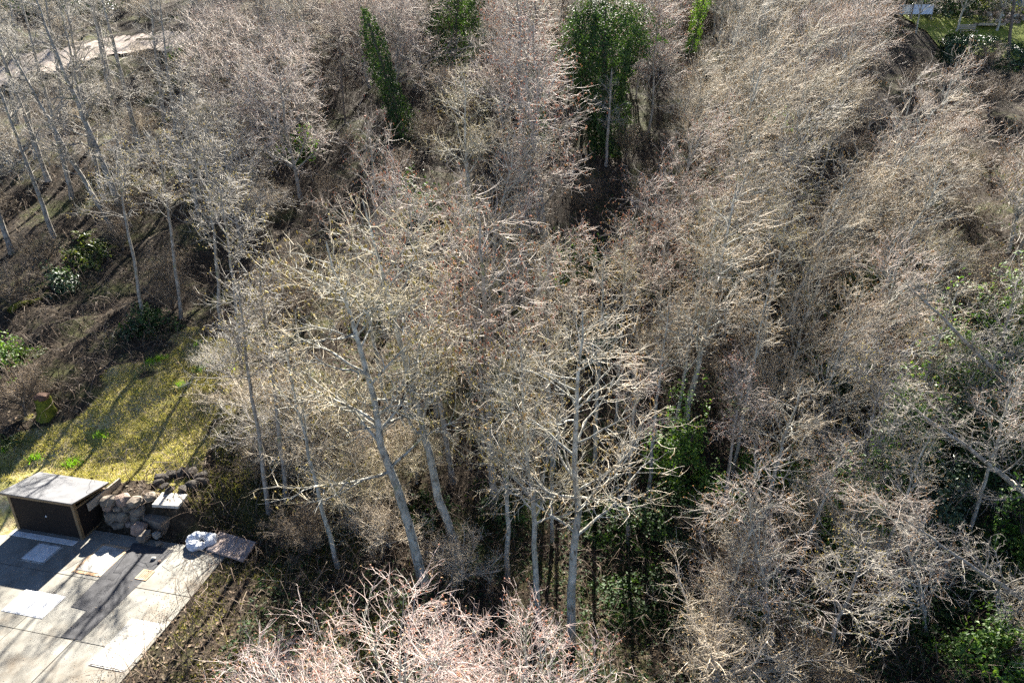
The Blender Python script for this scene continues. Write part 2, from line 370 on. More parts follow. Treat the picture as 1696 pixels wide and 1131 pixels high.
def cover(pts, name, label, mat, frame_mat, slots=2, split=None, inset=0.07):
    s0, s1, t0, t1 = yard_rect(pts); o = empty(name, (0, 0, 0), label, 'cover', 'utility covers in the yard'); place_yard(o)
    BM().box(s0, s1, t0, t1, 0.002, 0.014).build('frame', frame_mat, o, 0.003)
    cuts = [s0 + inset, s1 - inset] if not split else [s0 + inset, s0 + (s1 - s0) * split - 0.006, s0 + (s1 - s0) * split + 0.006, s1 - inset]
    for k in range(0, len(cuts), 2):
        BM().box(cuts[k], cuts[k + 1], t0 + inset, t1 - inset, 0.015, 0.026).build('plate', mat, o, 0.003)
    for k in range(slots):
        x = s0 + 0.03 + (s1 - s0 - 0.13) * k / max(1, slots - 1)
        for y in (t0 + 0.015, t1 - 0.05):
            BM().box(x, x + 0.075, y, y + 0.03, 0.0145, 0.0185).build('lifting_slot', M['iron'], o)
    return o
cover([(92, 540), (185, 458), (312, 475), (200, 563)], 'utility_cover', 'white framed metal cover lying in shade just before the bin shelter', M['white_panel'], M['concrete_pale'], 3)
cover([(5, 785), (125, 683), (320, 715), (200, 822)], 'utility_cover', 'white metal cover near the left picture edge, half in shade', M['white_panel'], M['white_panel'], 2, 0.5, 0.03)
cover([(335, 592), (500, 465), (632, 482), (470, 627)], 'utility_cover', 'rust edged pale cover beside the dark asphalt strip', M['concrete_pale'], M['rust'], 2, None, 0.12)
cover([(425, 1045), (630, 820), (790, 850), (600, 1080)], 'utility_cover', 'long pale two plate cover nearest the bottom edge', M['concrete_pale'], M['concrete_pale'], 2, 0.55, 0.04)
s0, s1, t0, t1 = yard_rect([(45, 420), (80, 400), (370, 455), (345, 480)])
o = BM().box(s0, s1, t0 + 0.02, t1, 0.004, 0.02).build('threshold_plate', M['white_panel'], None, 0.003); place_yard(o)
tag(o, 'long white threshold plate along the foot of the shelter doors', 'plate')
s0, s1, t0, t1 = yard_rect([(650, 630), (690, 585), (738, 598), (700, 645)])
g = empty('drain_grate', (0, 0, 0), 'small rusty iron drain grate set in the asphalt strip', 'grate'); place_yard(g)
bmg = BM()
bmg.box(s0, s1, t0, t0 + 0.03, 0.013, 0.03); bmg.box(s0, s1, t1 - 0.03, t1, 0.013, 0.03)
bmg.box(s0, s0 + 0.03, t0 + 0.031, t1 - 0.031, 0.013, 0.03); bmg.box(s1 - 0.03, s1, t0 + 0.031, t1 - 0.031, 0.013, 0.03)
bmg.build('frame', M['rust'], g)
BM().box(s0 + 0.03, s1 - 0.03, t0 + 0.031, t1 - 0.031, 0.0125, 0.015).build('pit', M['iron'], g)
for k in range(6):
    x = s0 + 0.05 + (s1 - s0 - 0.1) * k / 5
    BM().box(x - 0.012, x + 0.012, t0 + 0.031, t1 - 0.031, 0.0155, 0.028).build('bar', M['rust'], g)

# ------------------------------------------------------------------ bin shelter
sh = empty('bin_shelter', (PO[0], PO[1], 0.0), 'low brown bin shelter with grey flat roof and double doors', 'shed', None, PA)
SW, SD, HF, HB = 2.66, 1.3, 1.5, 1.3
pw = 0.11
for (x, y, h) in ((-pw, 0, HF), (-SW, 0, HF), (-pw, SD - pw, HB), (-SW, SD - pw, HB)):
    BM().box(x, x + pw, y, y + pw, 0, h).build('post', M['trim'], sh, 0.006)
BM().box(-SW + pw + 0.002, -pw - 0.002, 0.01, 0.09, HF - 0.13, HF - 0.003).build('lintel', M['trim'], sh, 0.004)
BM().box(-SW + pw + 0.002, -pw - 0.002, SD - 0.09, SD - 0.02, HB - 0.13, HB - 0.003).build('lintel', M['trim'], sh, 0.004)
BM().box(-0.098, -0.01, pw + 0.002, SD - pw - 0.002, 0.0, 0.07).build('rail', M['trim'], sh, 0.004)
zf = HF - 0.22; zb = HB - 0.09
BM().hexa([(-0.09, pw + .002, zf - .07), (-0.02, pw + .002, zf - .07), (-0.02, SD - pw - .002, zb - .07), (-0.09, SD - pw - .002, zb - .07)],
          [(-0.09, pw + .002, zf), (-0.02, pw + .002, zf), (-0.02, SD - pw - .002, zb), (-0.09, SD - pw - .002, zb)]).build('rail', M['trim'], sh)
nb = 7
for sd_, x0 in (('r', -0.075), ('l', -SW + 0.03)):
    for k in range(nb):
        y0 = pw + 0.004 + (SD - 2 * pw - 0.008) * k / nb; y1 = pw + 0.004 + (SD - 2 * pw - 0.008) * (k + 1) / nb - 0.004
        h0 = zf - 0.072 + (zb - zf) * k / nb; h1 = zf - 0.072 + (zb - zf) * (k + 1) / nb
        BM().hexa([(x0, y0, .072), (x0 + .035, y0, .072), (x0 + .035, y1, .072), (x0, y1, .072)], [(x0, y0, h0), (x0 + .035, y0, h0), (x0 + .035, y1, h1), (x0, y1, h1)]).build('side_board', M['door'], sh)
BM().box(-SW + pw, -pw, SD - 0.05, SD - 0.03, 0.05, HB - 0.135).build('back_panel', M['door'], sh)
dw = (SW - 2 * pw - 0.02) / 2
for k in range(2):
    x0 = -SW + pw + 0.006 + k * (dw + 0.008)
    d = BM().box(x0, x0 + dw, 0.025, 0.06, 0.05, HF - 0.15).build('door', M['door'], sh, 0.004)
    if k == 1:
        bm = bmesh.new(); bmesh.ops.create_icosphere(bm, subdivisions=2, radius=0.028); bmesh.ops.scale(bm, vec=(1, .8, 1.5), verts=bm.verts)
        mh = bpy.data.meshes.new('handle'); bm.to_mesh(mh); bm.free(); hnd = link('handle', mh, M['metal'], d); hnd.location = (x0 + 0.06, 0.008, 0.78)
oh = 0.13; sl = (HB - HF) / SD
def rz_(y, d): return HF + sl * y + d
def slabroof(x0, x1, y0, y1, d0, d1, nm, mt, bev=0.0):
    return BM().hexa([(x0, y0, rz_(y0, d0)), (x1, y0, rz_(y0, d0)), (x1, y1, rz_(y1, d0)), (x0, y1, rz_(y1, d0))],
                     [(x0, y0, rz_(y0, d1)), (x1, y0, rz_(y0, d1)), (x1, y1, rz_(y1, d1)), (x0, y1, rz_(y1, d1))]).build(nm, mt, sh, bev)
rf = slabroof(-SW - oh, oh, -oh, SD + 0.2, 0.065, 0.1, 'roof', M['felt'], 0.006)
slabroof(-SW - oh + .02, oh - .02, -oh + .02, -oh + .06, -0.01, 0.063, 'fascia', M['trim'])
slabroof(oh - .06, oh - .02, -oh + .062, SD + 0.18, 0.01, 0.063, 'fascia', M['trim'])
slabroof(-SW - oh + .02, -SW - oh + .06, -oh + .062, SD + 0.18, 0.01, 0.063, 'fascia', M['trim'])

# ------------------------------------------------------------------ stone wall, steps, slabs
def rock_mesh(name, seed, sub=2, flat=0.75):
    bm = bmesh.new(); bmesh.ops.create_icosphere(bm, subdivisions=sub, radius=0.5)
    for v in bm.verts:
        n = mnoise.noise(v.co * 1.9 + Vector((seed * 7.3, seed * 1.7, 0))); v.co *= 1 + 0.3 * n
        m = max(abs(v.co.x), abs(v.co.y), abs(v.co.z)); v.co *= 0.2 + 0.8 * (0.36 / m)
        v.co += Vector((mnoise.noise(v.co * 5 + Vector((seed, 0, 3))), mnoise.noise(v.co * 5 + Vector((0, seed, 9))), mnoise.noise(v.co * 5 + Vector((4, 7, seed))))) * 0.07
        v.co.z *= flat
    me = bpy.data.meshes.new(name); bm.to_mesh(me); bm.free()
    return me
ROCK = [rock_mesh('stone', i) for i in range(8)]
def rock(name, loc, size, mat, parent=None, k=0, rz=0.0):
    o = link(name, ROCK[k % 8], M['stone'], parent); o.location = loc; o.scale = size; o.rotation_euler = (0.15 * math.sin(k * 2.1), 0.2 * math.sin(k * 3.7), rz)
    o.material_slots[0].link = 'OBJECT'; o.material_slots[0].material = mat; return o
wl = empty('stone_wall', (0, 0, 0), 'rough dry stone retaining wall right of the bin shelter', 'wall'); place_yard(wl)
# rows of stones in the wall: (s, z, width, height)
wst = []
for r, (zc, n, h) in enumerate(((0.14, 4, 0.3), (0.42, 3, 0.34), (0.7, 4, 0.28), (0.95, 3, 0.3))):
    for k in range(n):
        w = 1.36 / n; wst.append((0.2 + w * (k + 0.5) + 0.06 * math.sin(r * 2 + k * 3.3), zc + 0.03 * math.sin(k * 5.1 + r), w * 1.14, h * (1.1 + 0.12 * math.sin(k * 2.7 + r * 4))))
for k, (s, z, w, h) in enumerate(wst):
    rock('stone', (s, 1.02 + 0.08 * (z > 0.5) + 0.09 * math.sin(k * 4.4), z), (w * (1.3 + .2 * math.sin(k * 7.7)), 0.6, h * (1.7 + .25 * math.sin(k * 5.3))), (M['stone'], M['stone'], M['stone_pink'], M['stone'], M['stone'])[k % 5], wl, k, 0.5 * math.sin(k * 1.9))
bd = BM().box(0.07, 0.13, 0.45, 2.0, 0.9, 1.2).build('timber_board', M['timber'], None, 0.005); place_yard(bd)
tag(bd, 'grey weathered board edging the grass between shelter and stone wall', 'board')
def st3(s, t, z): q = st2xy(s, t); return (q[0], q[1], z)
bl = [('boulder', 1.78, 0.62, .3, (.62, .55, .85), 'stone_pink', 'big pinkish boulder at the corner of the stone steps'),
      ('boulder', 2.1, 0.42, .2, (.6, .45, .5), 'stone', 'flat grey rock below the pinkish boulder on the steps'),
      ('boulder', 2.5, 0.55, .22, (.35, .3, .4), 'concrete', 'small pale rock by the brush beside the yard'),
      ('boulder', 2.75, 0.3, .12, (.26, .24, .25), 'stone', 'little rock on the yard edge left of the plastic bundle'),
      ('boulder', 1.7, 1.5, 1.0, (.55, .5, .5), 'stone', 'grey rock at the upper right end of the wall'),
      ('boulder', 3.0, -0.32, .06, (.2, .14, .14), 'concrete_pale', 'fist sized pale stone just below the plastic bundle'),
      ('boulder', 3.28, -0.4, .05, (.14, .12, .12), 'stone_pink', 'smallest stone right of the pale one below the bundle')]
for k, (n, s, t, z, sz, mt, lb) in enumerate(bl):
    tag(rock(n, st3(s, t, z), sz, M[mt], None, k + 2, k * 1.3), lb, 'rock', 'rocks around the steps')
def slab_at(name, px, z, sx, sy, th, mat, label, cat, rz, tilt=(0, 0)):
    P = on_z(px[0], px[1], z); o = BM().prism([(-sx, -sy * .9), (sx * .85, -sy), (sx, sy * .8), (-sx * .9, sy)], -th, 0).build(name, M[mat], None, 0.01)
    o.location = (P[0], P[1], z); o.rotation_euler = (tilt[0], tilt[1], rz); return tag(o, label, cat)
slab_at('step_slab', (282, 826), 0.98, 0.5, 0.36, 0.12, 'concrete_pale', 'pale leaf strewn upper step slab above the boulder', 'slab', PA + 0.2, (0.05, 0.03))
slab_at('step_slab', (265, 852), 0.52, 0.45, 0.4, 0.5, 'stone', 'grey lower step slab with bluish top by the stones', 'slab', PA - 0.1, (-0.04, 0))
# ring of dark stones (a sunken planter) above the steps
pit = hit(298, 800); pl = empty('stone_planter', tuple(pit), 'dark sunken ring of stones at the edge of the grass bank', 'planter')
rq = np.random.default_rng(4)
for k in range(11):
    a_ = k / 11 * 6.283; f_ = rq.uniform(.8, 1.15); rock('stone', (0.72 * f_ * math.cos(a_), 0.5 * f_ * math.sin(a_), rq.uniform(-.05, .12) + 0.06 * (math.sin(a_) > 0)), (rq.uniform(.35, .7), rq.uniform(.3, .5), rq.uniform(.35, .6)), M['stone_dark'], pl, k, a_ + rq.uniform(-.5, .5))

# white plastic bundle
P = on_z(332, 893, 0.2); nu, nv = 40, 18; Vb = []
for i in range(nu):
    for j in range(nv):
        u = i / nu * 6.2832; v = j / nv * 6.2832
        R = 0.33 * (1 + 0.1 * math.sin(2 * u + 1)); r = 0.19 * (1 + 0.25 * math.sin(3 * u + 0.7))
        p = Vector(((R + r * math.cos(v)) * math.cos(u) * 1.15, (R + r * math.cos(v)) * math.sin(u), r * 0.9 * math.sin(v)))
        n = 0.085 * mnoise.noise(p * 6) + 0.07 * abs(mnoise.noise(p * 13 + Vector((3, 1, 7))))
        d_ = Vector((math.cos(u) * math.cos(v), math.sin(u) * math.cos(v), math.sin(v))); p += d_ * n; Vb.append(p)
Fb = [(i * nv + j, ((i + 1) % nu) * nv + j, ((i + 1) % nu) * nv + (j + 1) % nv, i * nv + (j + 1) % nv) for i in range(nu) for j in range(nv)]
bundle = link('plastic_bundle', npmesh('plastic_bundle', np.array([tuple(p) for p in Vb]), np.array(Fb), False), M['plastic']); bundle.location = (P[0], P[1], 0.13); bundle.scale = (.8, .8, .8)
tag(bundle, 'crumpled ring of white and bluish plastic sheet on the yard edge', 'plastic sheet')
# pinkish slab with fallen leaves
bp = [on_z(*z1(p), 0.1)[:2] for p in ((985, 488), (1165, 546), (1228, 455), (1052, 402))]
o = BM().prism(bp, 0.03, 0.1).build('paving_slab', M['board_pink'], None, 0.008); tag(o, 'pinkish leaf strewn slab lying right of the plastic bundle', 'slab')

# ------------------------------------------------------------------ trees: growth by levels
COARSE = None
def grow(P, R, n, tr, ang, lf, k, rng, up=0.0, wig=0.15, rr=0.6, rmax=None, bias=None, taper=0.25, rmin=0.0):
    N, K, _ = P.shape
    L = np.linalg.norm(np.diff(P, axis=1), axis=2).sum(1); w = L / L.sum()
    idx = rng.choice(N, n, p=w); t = rng.uniform(tr[0], tr[1], n); ft = t * (K - 1); i0 = np.minimum(ft.astype(int), K - 2); fr = (ft - i0)[:, None]
    pos = P[idx, i0] * (1 - fr) + P[idx, i0 + 1] * fr; T = unit(P[idx, i0 + 1] - P[idx, i0])
    rad = R[idx, i0] * (1 - fr[:, 0]) + R[idx, i0 + 1] * fr[:, 0]
    Nn = unit(np.cross(T, rng.normal(size=(n, 3)))); a = np.radians(rng.uniform(ang[0], ang[1], n))[:, None]
    d = np.cos(a) * T + np.sin(a) * Nn; ln = lf(t, L[idx], rng, n); step = (ln / (k - 1))[:, None]
    C = np.zeros((n, k, 3)); C[:, 0] = pos
    tv = np.array([0, 0, up]) if bias is None else np.array([0, 0, up]) + np.array(bias)
    for j in range(1, k):
        C[:, j] = C[:, j - 1] + unit(d) * step; d = unit(d) + wig * rng.normal(size=(n, 3)) + tv
    r0 = np.minimum(rad * rr, rmax if rmax else 9); r0 = np.maximum(r0, rmin)
    if COARSE and k in COARSE:                          # trees far up the slope: fewer, longer, bolder twigs
        fr_, fl_, fw_ = COARSE[k]; m = int(n * fr_); C = C[:m, :1] + (C[:m] - C[:m, :1]) * fl_; r0 = r0[:m] * fw_
    return C, r0[:, None] * np.linspace(1, taper, k)[None, :]

def trunk_line(H, r0, k, rng, wig=0.12, top=0.1):
    z = np.linspace(0, H, k); x = np.cumsum(rng.normal(size=k)) * wig * H / k; y = np.cumsum(rng.normal(size=k)) * wig * H / k
    x -= np.linspace(x[0], x[-1], k); y -= np.linspace(y[0], y[-1], k)
    R = r0 * (1 - np.linspace(0, 1, k)) ** 0.8 * (1 - top) + r0 * top; R[0] *= 1.35
    return np.stack([x, y, z], -1)[None], R[None]

def catkins(P, n, rng, ln=0.08, wd=0.018, spread=0.3):
    N, K, _ = P.shape; i = rng.integers(0, N, n); k = rng.integers(1, K, n); c = P[i, k]
    d = unit(np.array([0, 0, -1.0]) + spread * rng.normal(size=(n, 3))); l = ln * rng.uniform(0.6, 1.4, (n, 1))
    q = np.stack([c, c + d * l * 0.5, c + d * l], 1); r = np.stack([np.full(n, wd * .5), np.full(n, wd), np.full(n, wd * 0.3)], 1) * rng.uniform(0.7, 1.3, (n, 1))
    return tube(q, r, 3)

def make_proto(kind, seed, far=False):
    global COARSE
    COARSE = {6: (1.0, 1.0, 1.0), 4: (0.95, 1.1, 1.15), 3: (0.9, 1.1, 1.2)} if far else None
    g = np.random.default_rng(seed); out = {}
    if kind == 'alder':
        H = 11.5; T, TR = trunk_line(H, 0.145, 16, g, 0.06)
        A, AR = grow(T, TR, 26, (0.38, 0.97), (38, 68), lambda t, L, r, n: (0.7 + 3.3 * (1 - t) ** 0.8) * r.uniform(.7, 1.25, n), 9, g, 0.05, 0.13, 0.5, 0.05)
        B, BR = grow(A, AR, 210, (0.2, 1.0), (30, 65), lambda t, L, r, n: (0.35 + 0.42 * L * (1 - 0.6 * t)) * r.uniform(.6, 1.2, n), 6, g, 0.05, 0.18, 0.65, 0.02, rmin=0.0095)
        C, CR = grow(B, BR, 450, (0.15, 1.0), (30, 70), lambda t, L, r, n: r.uniform(.35, 1.05, n), 4, g, 0.14, 0.2, 0.7, 0.012, rmin=0.0098)
        D, DR = grow(C, CR, 560, (0.1, 1.0), (30, 75), lambda t, L, r, n: r.uniform(.2, .55, n), 3, g, 0.14, 0.22, 0.8, 0.0088, rmin=0.0072)
        ck = catkins(D, 800, g, 0.08, 0.022)
    elif kind == 'spread':
        H = 8.5; T, TR = trunk_line(H, 0.11, 12, g, 0.12)
        A, AR = grow(T, TR, 22, (0.2, 0.95), (35, 65), lambda t, L, r, n: (1.2 + 3.2 * (1 - t)) * r.uniform(.7, 1.2, n), 9, g, 0.03, 0.14, 0.6, 0.055)
        B, BR = grow(A, AR, 230, (0.25, 1.0), (30, 65), lambda t, L, r, n: (0.4 + 0.4 * L * (1 - 0.6 * t)) * r.uniform(.6, 1.2, n), 6, g, 0.05, 0.2, 0.65, 0.02, rmin=0.0095)
        C, CR = grow(B, BR, 700, (0.15, 1.0), (30, 70), lambda t, L, r, n: r.uniform(.35, 1.0, n), 4, g, 0.15, 0.22, 0.7, 0.012, rmin=0.0098)
        D, DR = grow(C, CR, 1400, (0.1, 1.0), (30, 75), lambda t, L, r, n: r.uniform(.2, .55, n), 3, g, 0.14, 0.22, 0.8, 0.0088, rmin=0.0072)
        ck = catkins(D, 600, g, 0.05, 0.018, 0.8)
    elif kind == 'slim':
        H = 10.0; T, TR = trunk_line(H, 0.09, 14, g, 0.08)
        A, AR = grow(T, TR, 34, (0.2, 0.98), (28, 58), lambda t, L, r, n: (0.9 + 2.9 * (1 - t) ** 0.8) * r.uniform(.7, 1.25, n), 9, g, 0.02, 0.08, 0.6, 0.04, bias=(0.07, 0.0, 0.02))
        B, BR = grow(A, AR, 220, (0.15, 1.0), (22, 50), lambda t, L, r, n: (0.5 + 0.45 * L * (1 - 0.6 * t)) * r.uniform(.6, 1.2, n), 6, g, 0.03, 0.14, 0.65, 0.018, bias=(0.04, 0, 0), rmin=0.0095)
        C, CR = grow(B, BR, 680, (0.15, 1.0), (22, 55), lambda t, L, r, n: r.uniform(.4, 1.1, n), 4, g, 0.14, 0.18, 0.7, 0.0105, bias=(0.03, 0, 0), rmin=0.0088)
        D, DR = grow(C, CR, 1250, (0.1, 1.0), (25, 70), lambda t, L, r, n: r.uniform(.2, .55, n), 3, g, 0.14, 0.22, 0.8, 0.0088, rmin=0.0072)
        ck = catkins(D, 1000, g, 0.09, 0.02)
    elif kind == 'tall':
        H = 17.0; T, TR = trunk_line(H, 0.24, 18, g, 0.05)
        A, AR = grow(T, TR, 34, (0.3, 0.98), (40, 70), lambda t, L, r, n: (0.8 + 3.6 * (1 - t) ** 0.8) * r.uniform(.5, 1.25, n), 9, g, -0.01, 0.13, 0.45, 0.06)
        B, BR = grow(A, AR, 230, (0.25, 1.0), (30, 60), lambda t, L, r, n: (0.5 + 0.4 * L * (1 - 0.6 * t)) * r.uniform(.6, 1.2, n), 6, g, 0.02, 0.2, 0.65, 0.022, rmin=0.014)
        C, CR = grow(B, BR, 450, (0.15, 1.0), (30, 70), lambda t, L, r, n: r.uniform(.35, 1.0, n), 4, g, 0.02, 0.28, 0.7, 0.013, rmin=0.01)
        D, DR = grow(C, CR, 560, (0.1, 1.0), (30, 75), lambda t, L, r, n: r.uniform(.16, .45, n), 3, g, 0.0, 0.28, 0.8, 0.009, rmin=0.0075)
        ck = catkins(D, 300, g, 0.05, 0.017)
    elif kind == 'bush':
        H = 4.0; q = []
        T, TR = trunk_line(1.2, 0.09, 6, g, 0.2, 0.8)
        A, AR = grow(T, TR, 22, (0.1, 1.0), (15, 60), lambda t, L, r, n: r.uniform(2.2, 3.8, n), 9, g, 0.05, 0.12, 0.6, 0.045)
        B, BR = grow(A, AR, 260, (0.25, 1.0), (25, 60), lambda t, L, r, n: (0.35 + 0.35 * L * (1 - 0.6 * t)) * r.uniform(.6, 1.2, n), 6, g, 0.06, 0.16, 0.65, 0.018, rmin=0.01)
        C, CR = grow(B, BR, 1300, (0.15, 1.0), (30, 65), lambda t, L, r, n: r.uniform(.2, .7, n), 4, g, 0.05, 0.22, 0.7, 0.0095, rmin=0.007)
        D, DR = grow(C, CR, 2400, (0.1, 1.0), (30, 75), lambda t, L, r, n: r.uniform(.1, .3, n), 3, g, 0.04, 0.25, 0.8, 0.007, rmin=0.005)
        ck = catkins(D, 1500, g, 0.045, 0.013, 1.5)
    elif kind == 'pole':
        H = 12.0; T, TR = trunk_line(H, 0.115, 16, g, 0.05, 0.2)
        A, AR = grow(T, TR, 22, (0.58, 0.98), (35, 62), lambda t, L, r, n: (0.6 + 3.2 * (1 - t) ** 0.8) * r.uniform(.6, 1.25, n), 9, g, 0.05, 0.1, 0.45, 0.035)
        B, BR = grow(A, AR, 130, (0.25, 1.0), (28, 60), lambda t, L, r, n: (0.4 + 0.42 * L * (1 - 0.6 * t)) * r.uniform(.6, 1.2, n), 6, g, 0.04, 0.14, 0.65, 0.016, rmin=0.011)
        C, CR = grow(B, BR, 280, (0.15, 1.0), (28, 65), lambda t, L, r, n: r.uniform(.35, 1.0, n), 4, g, 0.14, 0.2, 0.7, 0.0115, rmin=0.0095)
        D, DR = grow(C, CR, 300, (0.1, 1.0), (30, 70), lambda t, L, r, n: r.uniform(.18, .5, n), 3, g, 0.04, 0.2, 0.8, 0.0095, rmin=0.008)
        ck = catkins(D, 380, g, 0.08, 0.022)
    elif kind == 'canopy':
        H = 7.0; T, TR = trunk_line(H, 0.1, 12, g, 0.1)
        A, AR = grow(T, TR, 30, (0.35, 0.98), (40, 72), lambda t, L, r, n: (1.0 + 3.6 * (1 - t)) * r.uniform(.7, 1.2, n), 10, g, 0.035, 0.1, 0.55, 0.022)
        B, BR = grow(A, AR, 420, (0.2, 1.0), (25, 60), lambda t, L, r, n: (0.3 + 0.32 * L * (1 - 0.6 * t)) * r.uniform(.6, 1.2, n), 6, g, 0.05, 0.13, 0.65, 0.009, rmin=0.006)
        C, CR = grow(B, BR, 2300, (0.15, 1.0), (25, 60), lambda t, L, r, n: r.uniform(.15, .6, n), 4, g, 0.05, 0.18, 0.7, 0.006, rmin=0.0048)
        D, DR = grow(C, CR, 3600, (0.1, 1.0), (25, 65), lambda t, L, r, n: r.uniform(.06, .22, n), 3, g, 0.04, 0.2, 0.8, 0.0048, rmin=0.0036)
        ck = catkins(D, 2600, g, 0.035, 0.011, 1.5)
    out['H'] = H
    out['trunk'] = npmesh('trunk', *tube(T, TR, 9))
    out['branches'] = npmesh('branches', *merge([tube(A, AR, 5), tube(B, BR, 4)]))
    out['crown'] = npmesh('crown', *merge([tube(C, CR, 3), tube(D, DR, 3)]))
    out['catkins'] = npmesh('catkins', *ck)
    return out

PROTO = {'alder': [make_proto('alder', s) for s in (1, 2, 3, 4)], 'spread': [make_proto('spread', s) for s in (11, 12, 13)],
         'slim': [make_proto('slim', s) for s in (21, 22, 23)], 'tall': [make_proto('tall', s) for s in (31, 32)], 'bush': [make_proto('bush', s) for s in (41, 42, 43)], 'spread_far': [make_proto('spread', s, True) for s in (71, 72, 73)], 'slim_far': [make_proto('slim', s, True) for s in (81, 82, 83)], 'alder_far': [make_proto('alder', s, True) for s in (91, 92)], 'pole': [make_proto('pole', s) for s in (61, 62, 63)], 'canopy': [make_proto('canopy', s) for s in (51, 52)]}

STYLE = {'pink': ('bark_grey', 'twig_pink', 'bud_red'), 'tan': ('bark_pale', 'twig_tan', 'catkin_tan'), 'rust': ('bark_pale', 'twig_pink', 'catkin_rust'),
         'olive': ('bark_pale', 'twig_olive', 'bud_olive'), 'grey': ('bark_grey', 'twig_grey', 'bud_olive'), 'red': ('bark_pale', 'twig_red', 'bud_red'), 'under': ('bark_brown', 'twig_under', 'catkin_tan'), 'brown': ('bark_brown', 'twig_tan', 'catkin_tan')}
TREES = []
def tree(kind, var, base, axis, style, label, group=None, rz=0.0, name='alder_tree', cat='tree', width=1.0):
    p = PROTO[kind][var % len(PROTO[kind])]; axis = np.asarray(axis, float); h = np.linalg.norm(axis)
    o = empty(name, tuple(base), label, cat, group); s = h / p['H']
    q = Vector((0, 0, 1)).rotation_difference(Vector(axis / h))
    o.rotation_mode = 'QUATERNION'; o.rotation_quaternion = q @ Matrix.Rotation(rz, 3, 'Z').to_quaternion(); o.scale = (s * width, s * width, s)
    bk, tw, ck = STYLE[style]
    for nm, mt in (('trunk', bk), ('branches', tw if kind in ('bush',) else bk), ('crown', tw), ('catkins', ck)):
        c = bpy.data.objects.new(nm, p[nm]); COL.objects.link(c); c.parent = o
        if not p[nm].materials: p[nm].materials.append(M[mt])
        c.material_slots[0].link = 'OBJECT'; c.material_slots[0].material = M[mt]
        if nm == 'catkins': c['kind'] = 'stuff'
    TREES.append((base[0], base[1])); return o

def tree_px(kind, var, bpx, tpx, style, label, group=None, dy=0.0, **kw):
    """base pixel on the terrain, top pixel at about the same distance -> real height and lean"""
    Bp = hit(*bpx); d = ray(*tpx); k = (Bp[1] + dy) / d[1]; Tp = np.array([d[0] * k, d[1] * k, CAM_H + d[2] * k])
    Bp = Bp - np.array([0, 0, 0.08])
    return tree(kind, var, Bp, Tp - Bp, style, label, group, **kw)

# trees with a trunk one can pick out
tree_px('alder', 0, (703, 965), (540, 400), 'olive', 'pale leaning alder with long low limbs right of the yard', rz=2.2, width=1.15)
tree_px('alder', 1, (757, 915), (600, 330), 'olive', 'slender leaning alder with clean pale trunk behind the low-limbed one', rz=0.6)
tree_px('alder', 2, (750, 800), (672, 300), 'pink', 'thin pale leaning alder stem in the dark gap left of centre', rz=1.6, width=0.8)
tree_px('alder', 3, (818, 850), (790, 330), 'pink', 'straight pale alder standing just left of the centre', rz=4.0)
tree_px('alder', 0, (945, 1070), (965, 515), 'tan', 'nearest upright alder at the lower centre with level limbs', rz=5.0, width=1.05)
tree_px('alder', 2, (890, 1040), (862, 560), 'olive', 'straight grey alder left of the nearest upright one', rz=3.1, width=0.85)
tree_px('alder', 1, (1128, 742), (1222, 300), 'tan', 'dark right-leaning alder stem right of centre', rz=0.2)
tree_px('alder', 3, (1112, 745), (1170, 420), 'tan', 'paler companion stem beside the dark right-leaning alder', rz=1.3, width=0.8)
tree_px('alder', 3, (1050, 640), (1075, 300), 'pink', 'pair-grown alder right of centre below the ivy-smothered tree, left stem', rz=1.0, width=0.9)
tree_px('alder', 0, (1083, 640), (1108, 320), 'pink', 'pair-grown alder right of centre below the ivy-smothered tree, right stem', rz=2.6, width=0.9)
tree_px('alder', 2, (640, 560), (610, 200), 'pink', 'alder with pale bare stem above the left-centre dark gap', rz=0.3)
tree_px('tall', 0, (1004, 275), (1014, 70), 'grey', 'small white-barked tree in front of the ivy-smothered tree', rz=0.4, width=1.0)
tree_px('tall', 1, (886, 235), (886, -90), 'brown', 'straight dark trunk left of the ivy-smothered tree', rz=1.9, width=0.9)
tree_px('tall', 0, (240, 275), (150, -60), 'grey', 'thick grey trunk crossing the gravel road at the upper left', rz=0.8, width=1.1)
tree_px('tall', 1, (210, 335), (150, -20), 'grey', 'thin grey trunk left of the thick one at the upper left', rz=2.4, width=0.65)
tree_px('tall', 0, (212, 375), (45, -40), 'grey', 'big forked grey trunk leaning left over the hillside', rz=3.6, width=1.1)
tree_px('tall', 1, (192, 385), (-10, 40), 'grey', 'grey trunk leaning far left, nearest the left edge', rz=4.6, width=0.9)
tree_px('tall', 0, (175, 345), (85, -60), 'grey', 'slim grey trunk behind the big forked one', rz=5.4, width=0.7)
tree_px('tall', 1, (120, 330), (20, -60), 'grey', 'slim leaning trunk below the road at the far left', rz=1.0, width=0.8)
tree_px('tall', 0, (344, 135), (310, -120), 'grey', 'first grey trunk of the upper left row, from the left', rz=0.1, width=0.9)
tree_px('tall', 1, (330, 120), (318, -130), 'grey', 'grey trunk with mossy crook behind the first of the row', rz=2.9, width=0.8)
tree_px('tall', 1, (437, 105), (405, -120), 'grey', 'pale trunk of the upper left row beside the pinkish crown', rz=1.7, width=0.8)
tree_px('tall', 0, (482, 85), (445, -120), 'grey', 'thin pale trunk at the top, left of the leaning ivy column', rz=2.2, width=0.7)
tree_px('tall', 1, (572, 205), (556, 20), 'brown', 'small dark-stemmed tree left of the leaning ivy column', rz=3.0, width=0.8)
tree_px('tall', 0, (1668, 112), (1694, -160), 'brown', 'dark trunk before the hedge at the top right', rz=0.7, width=0.9)

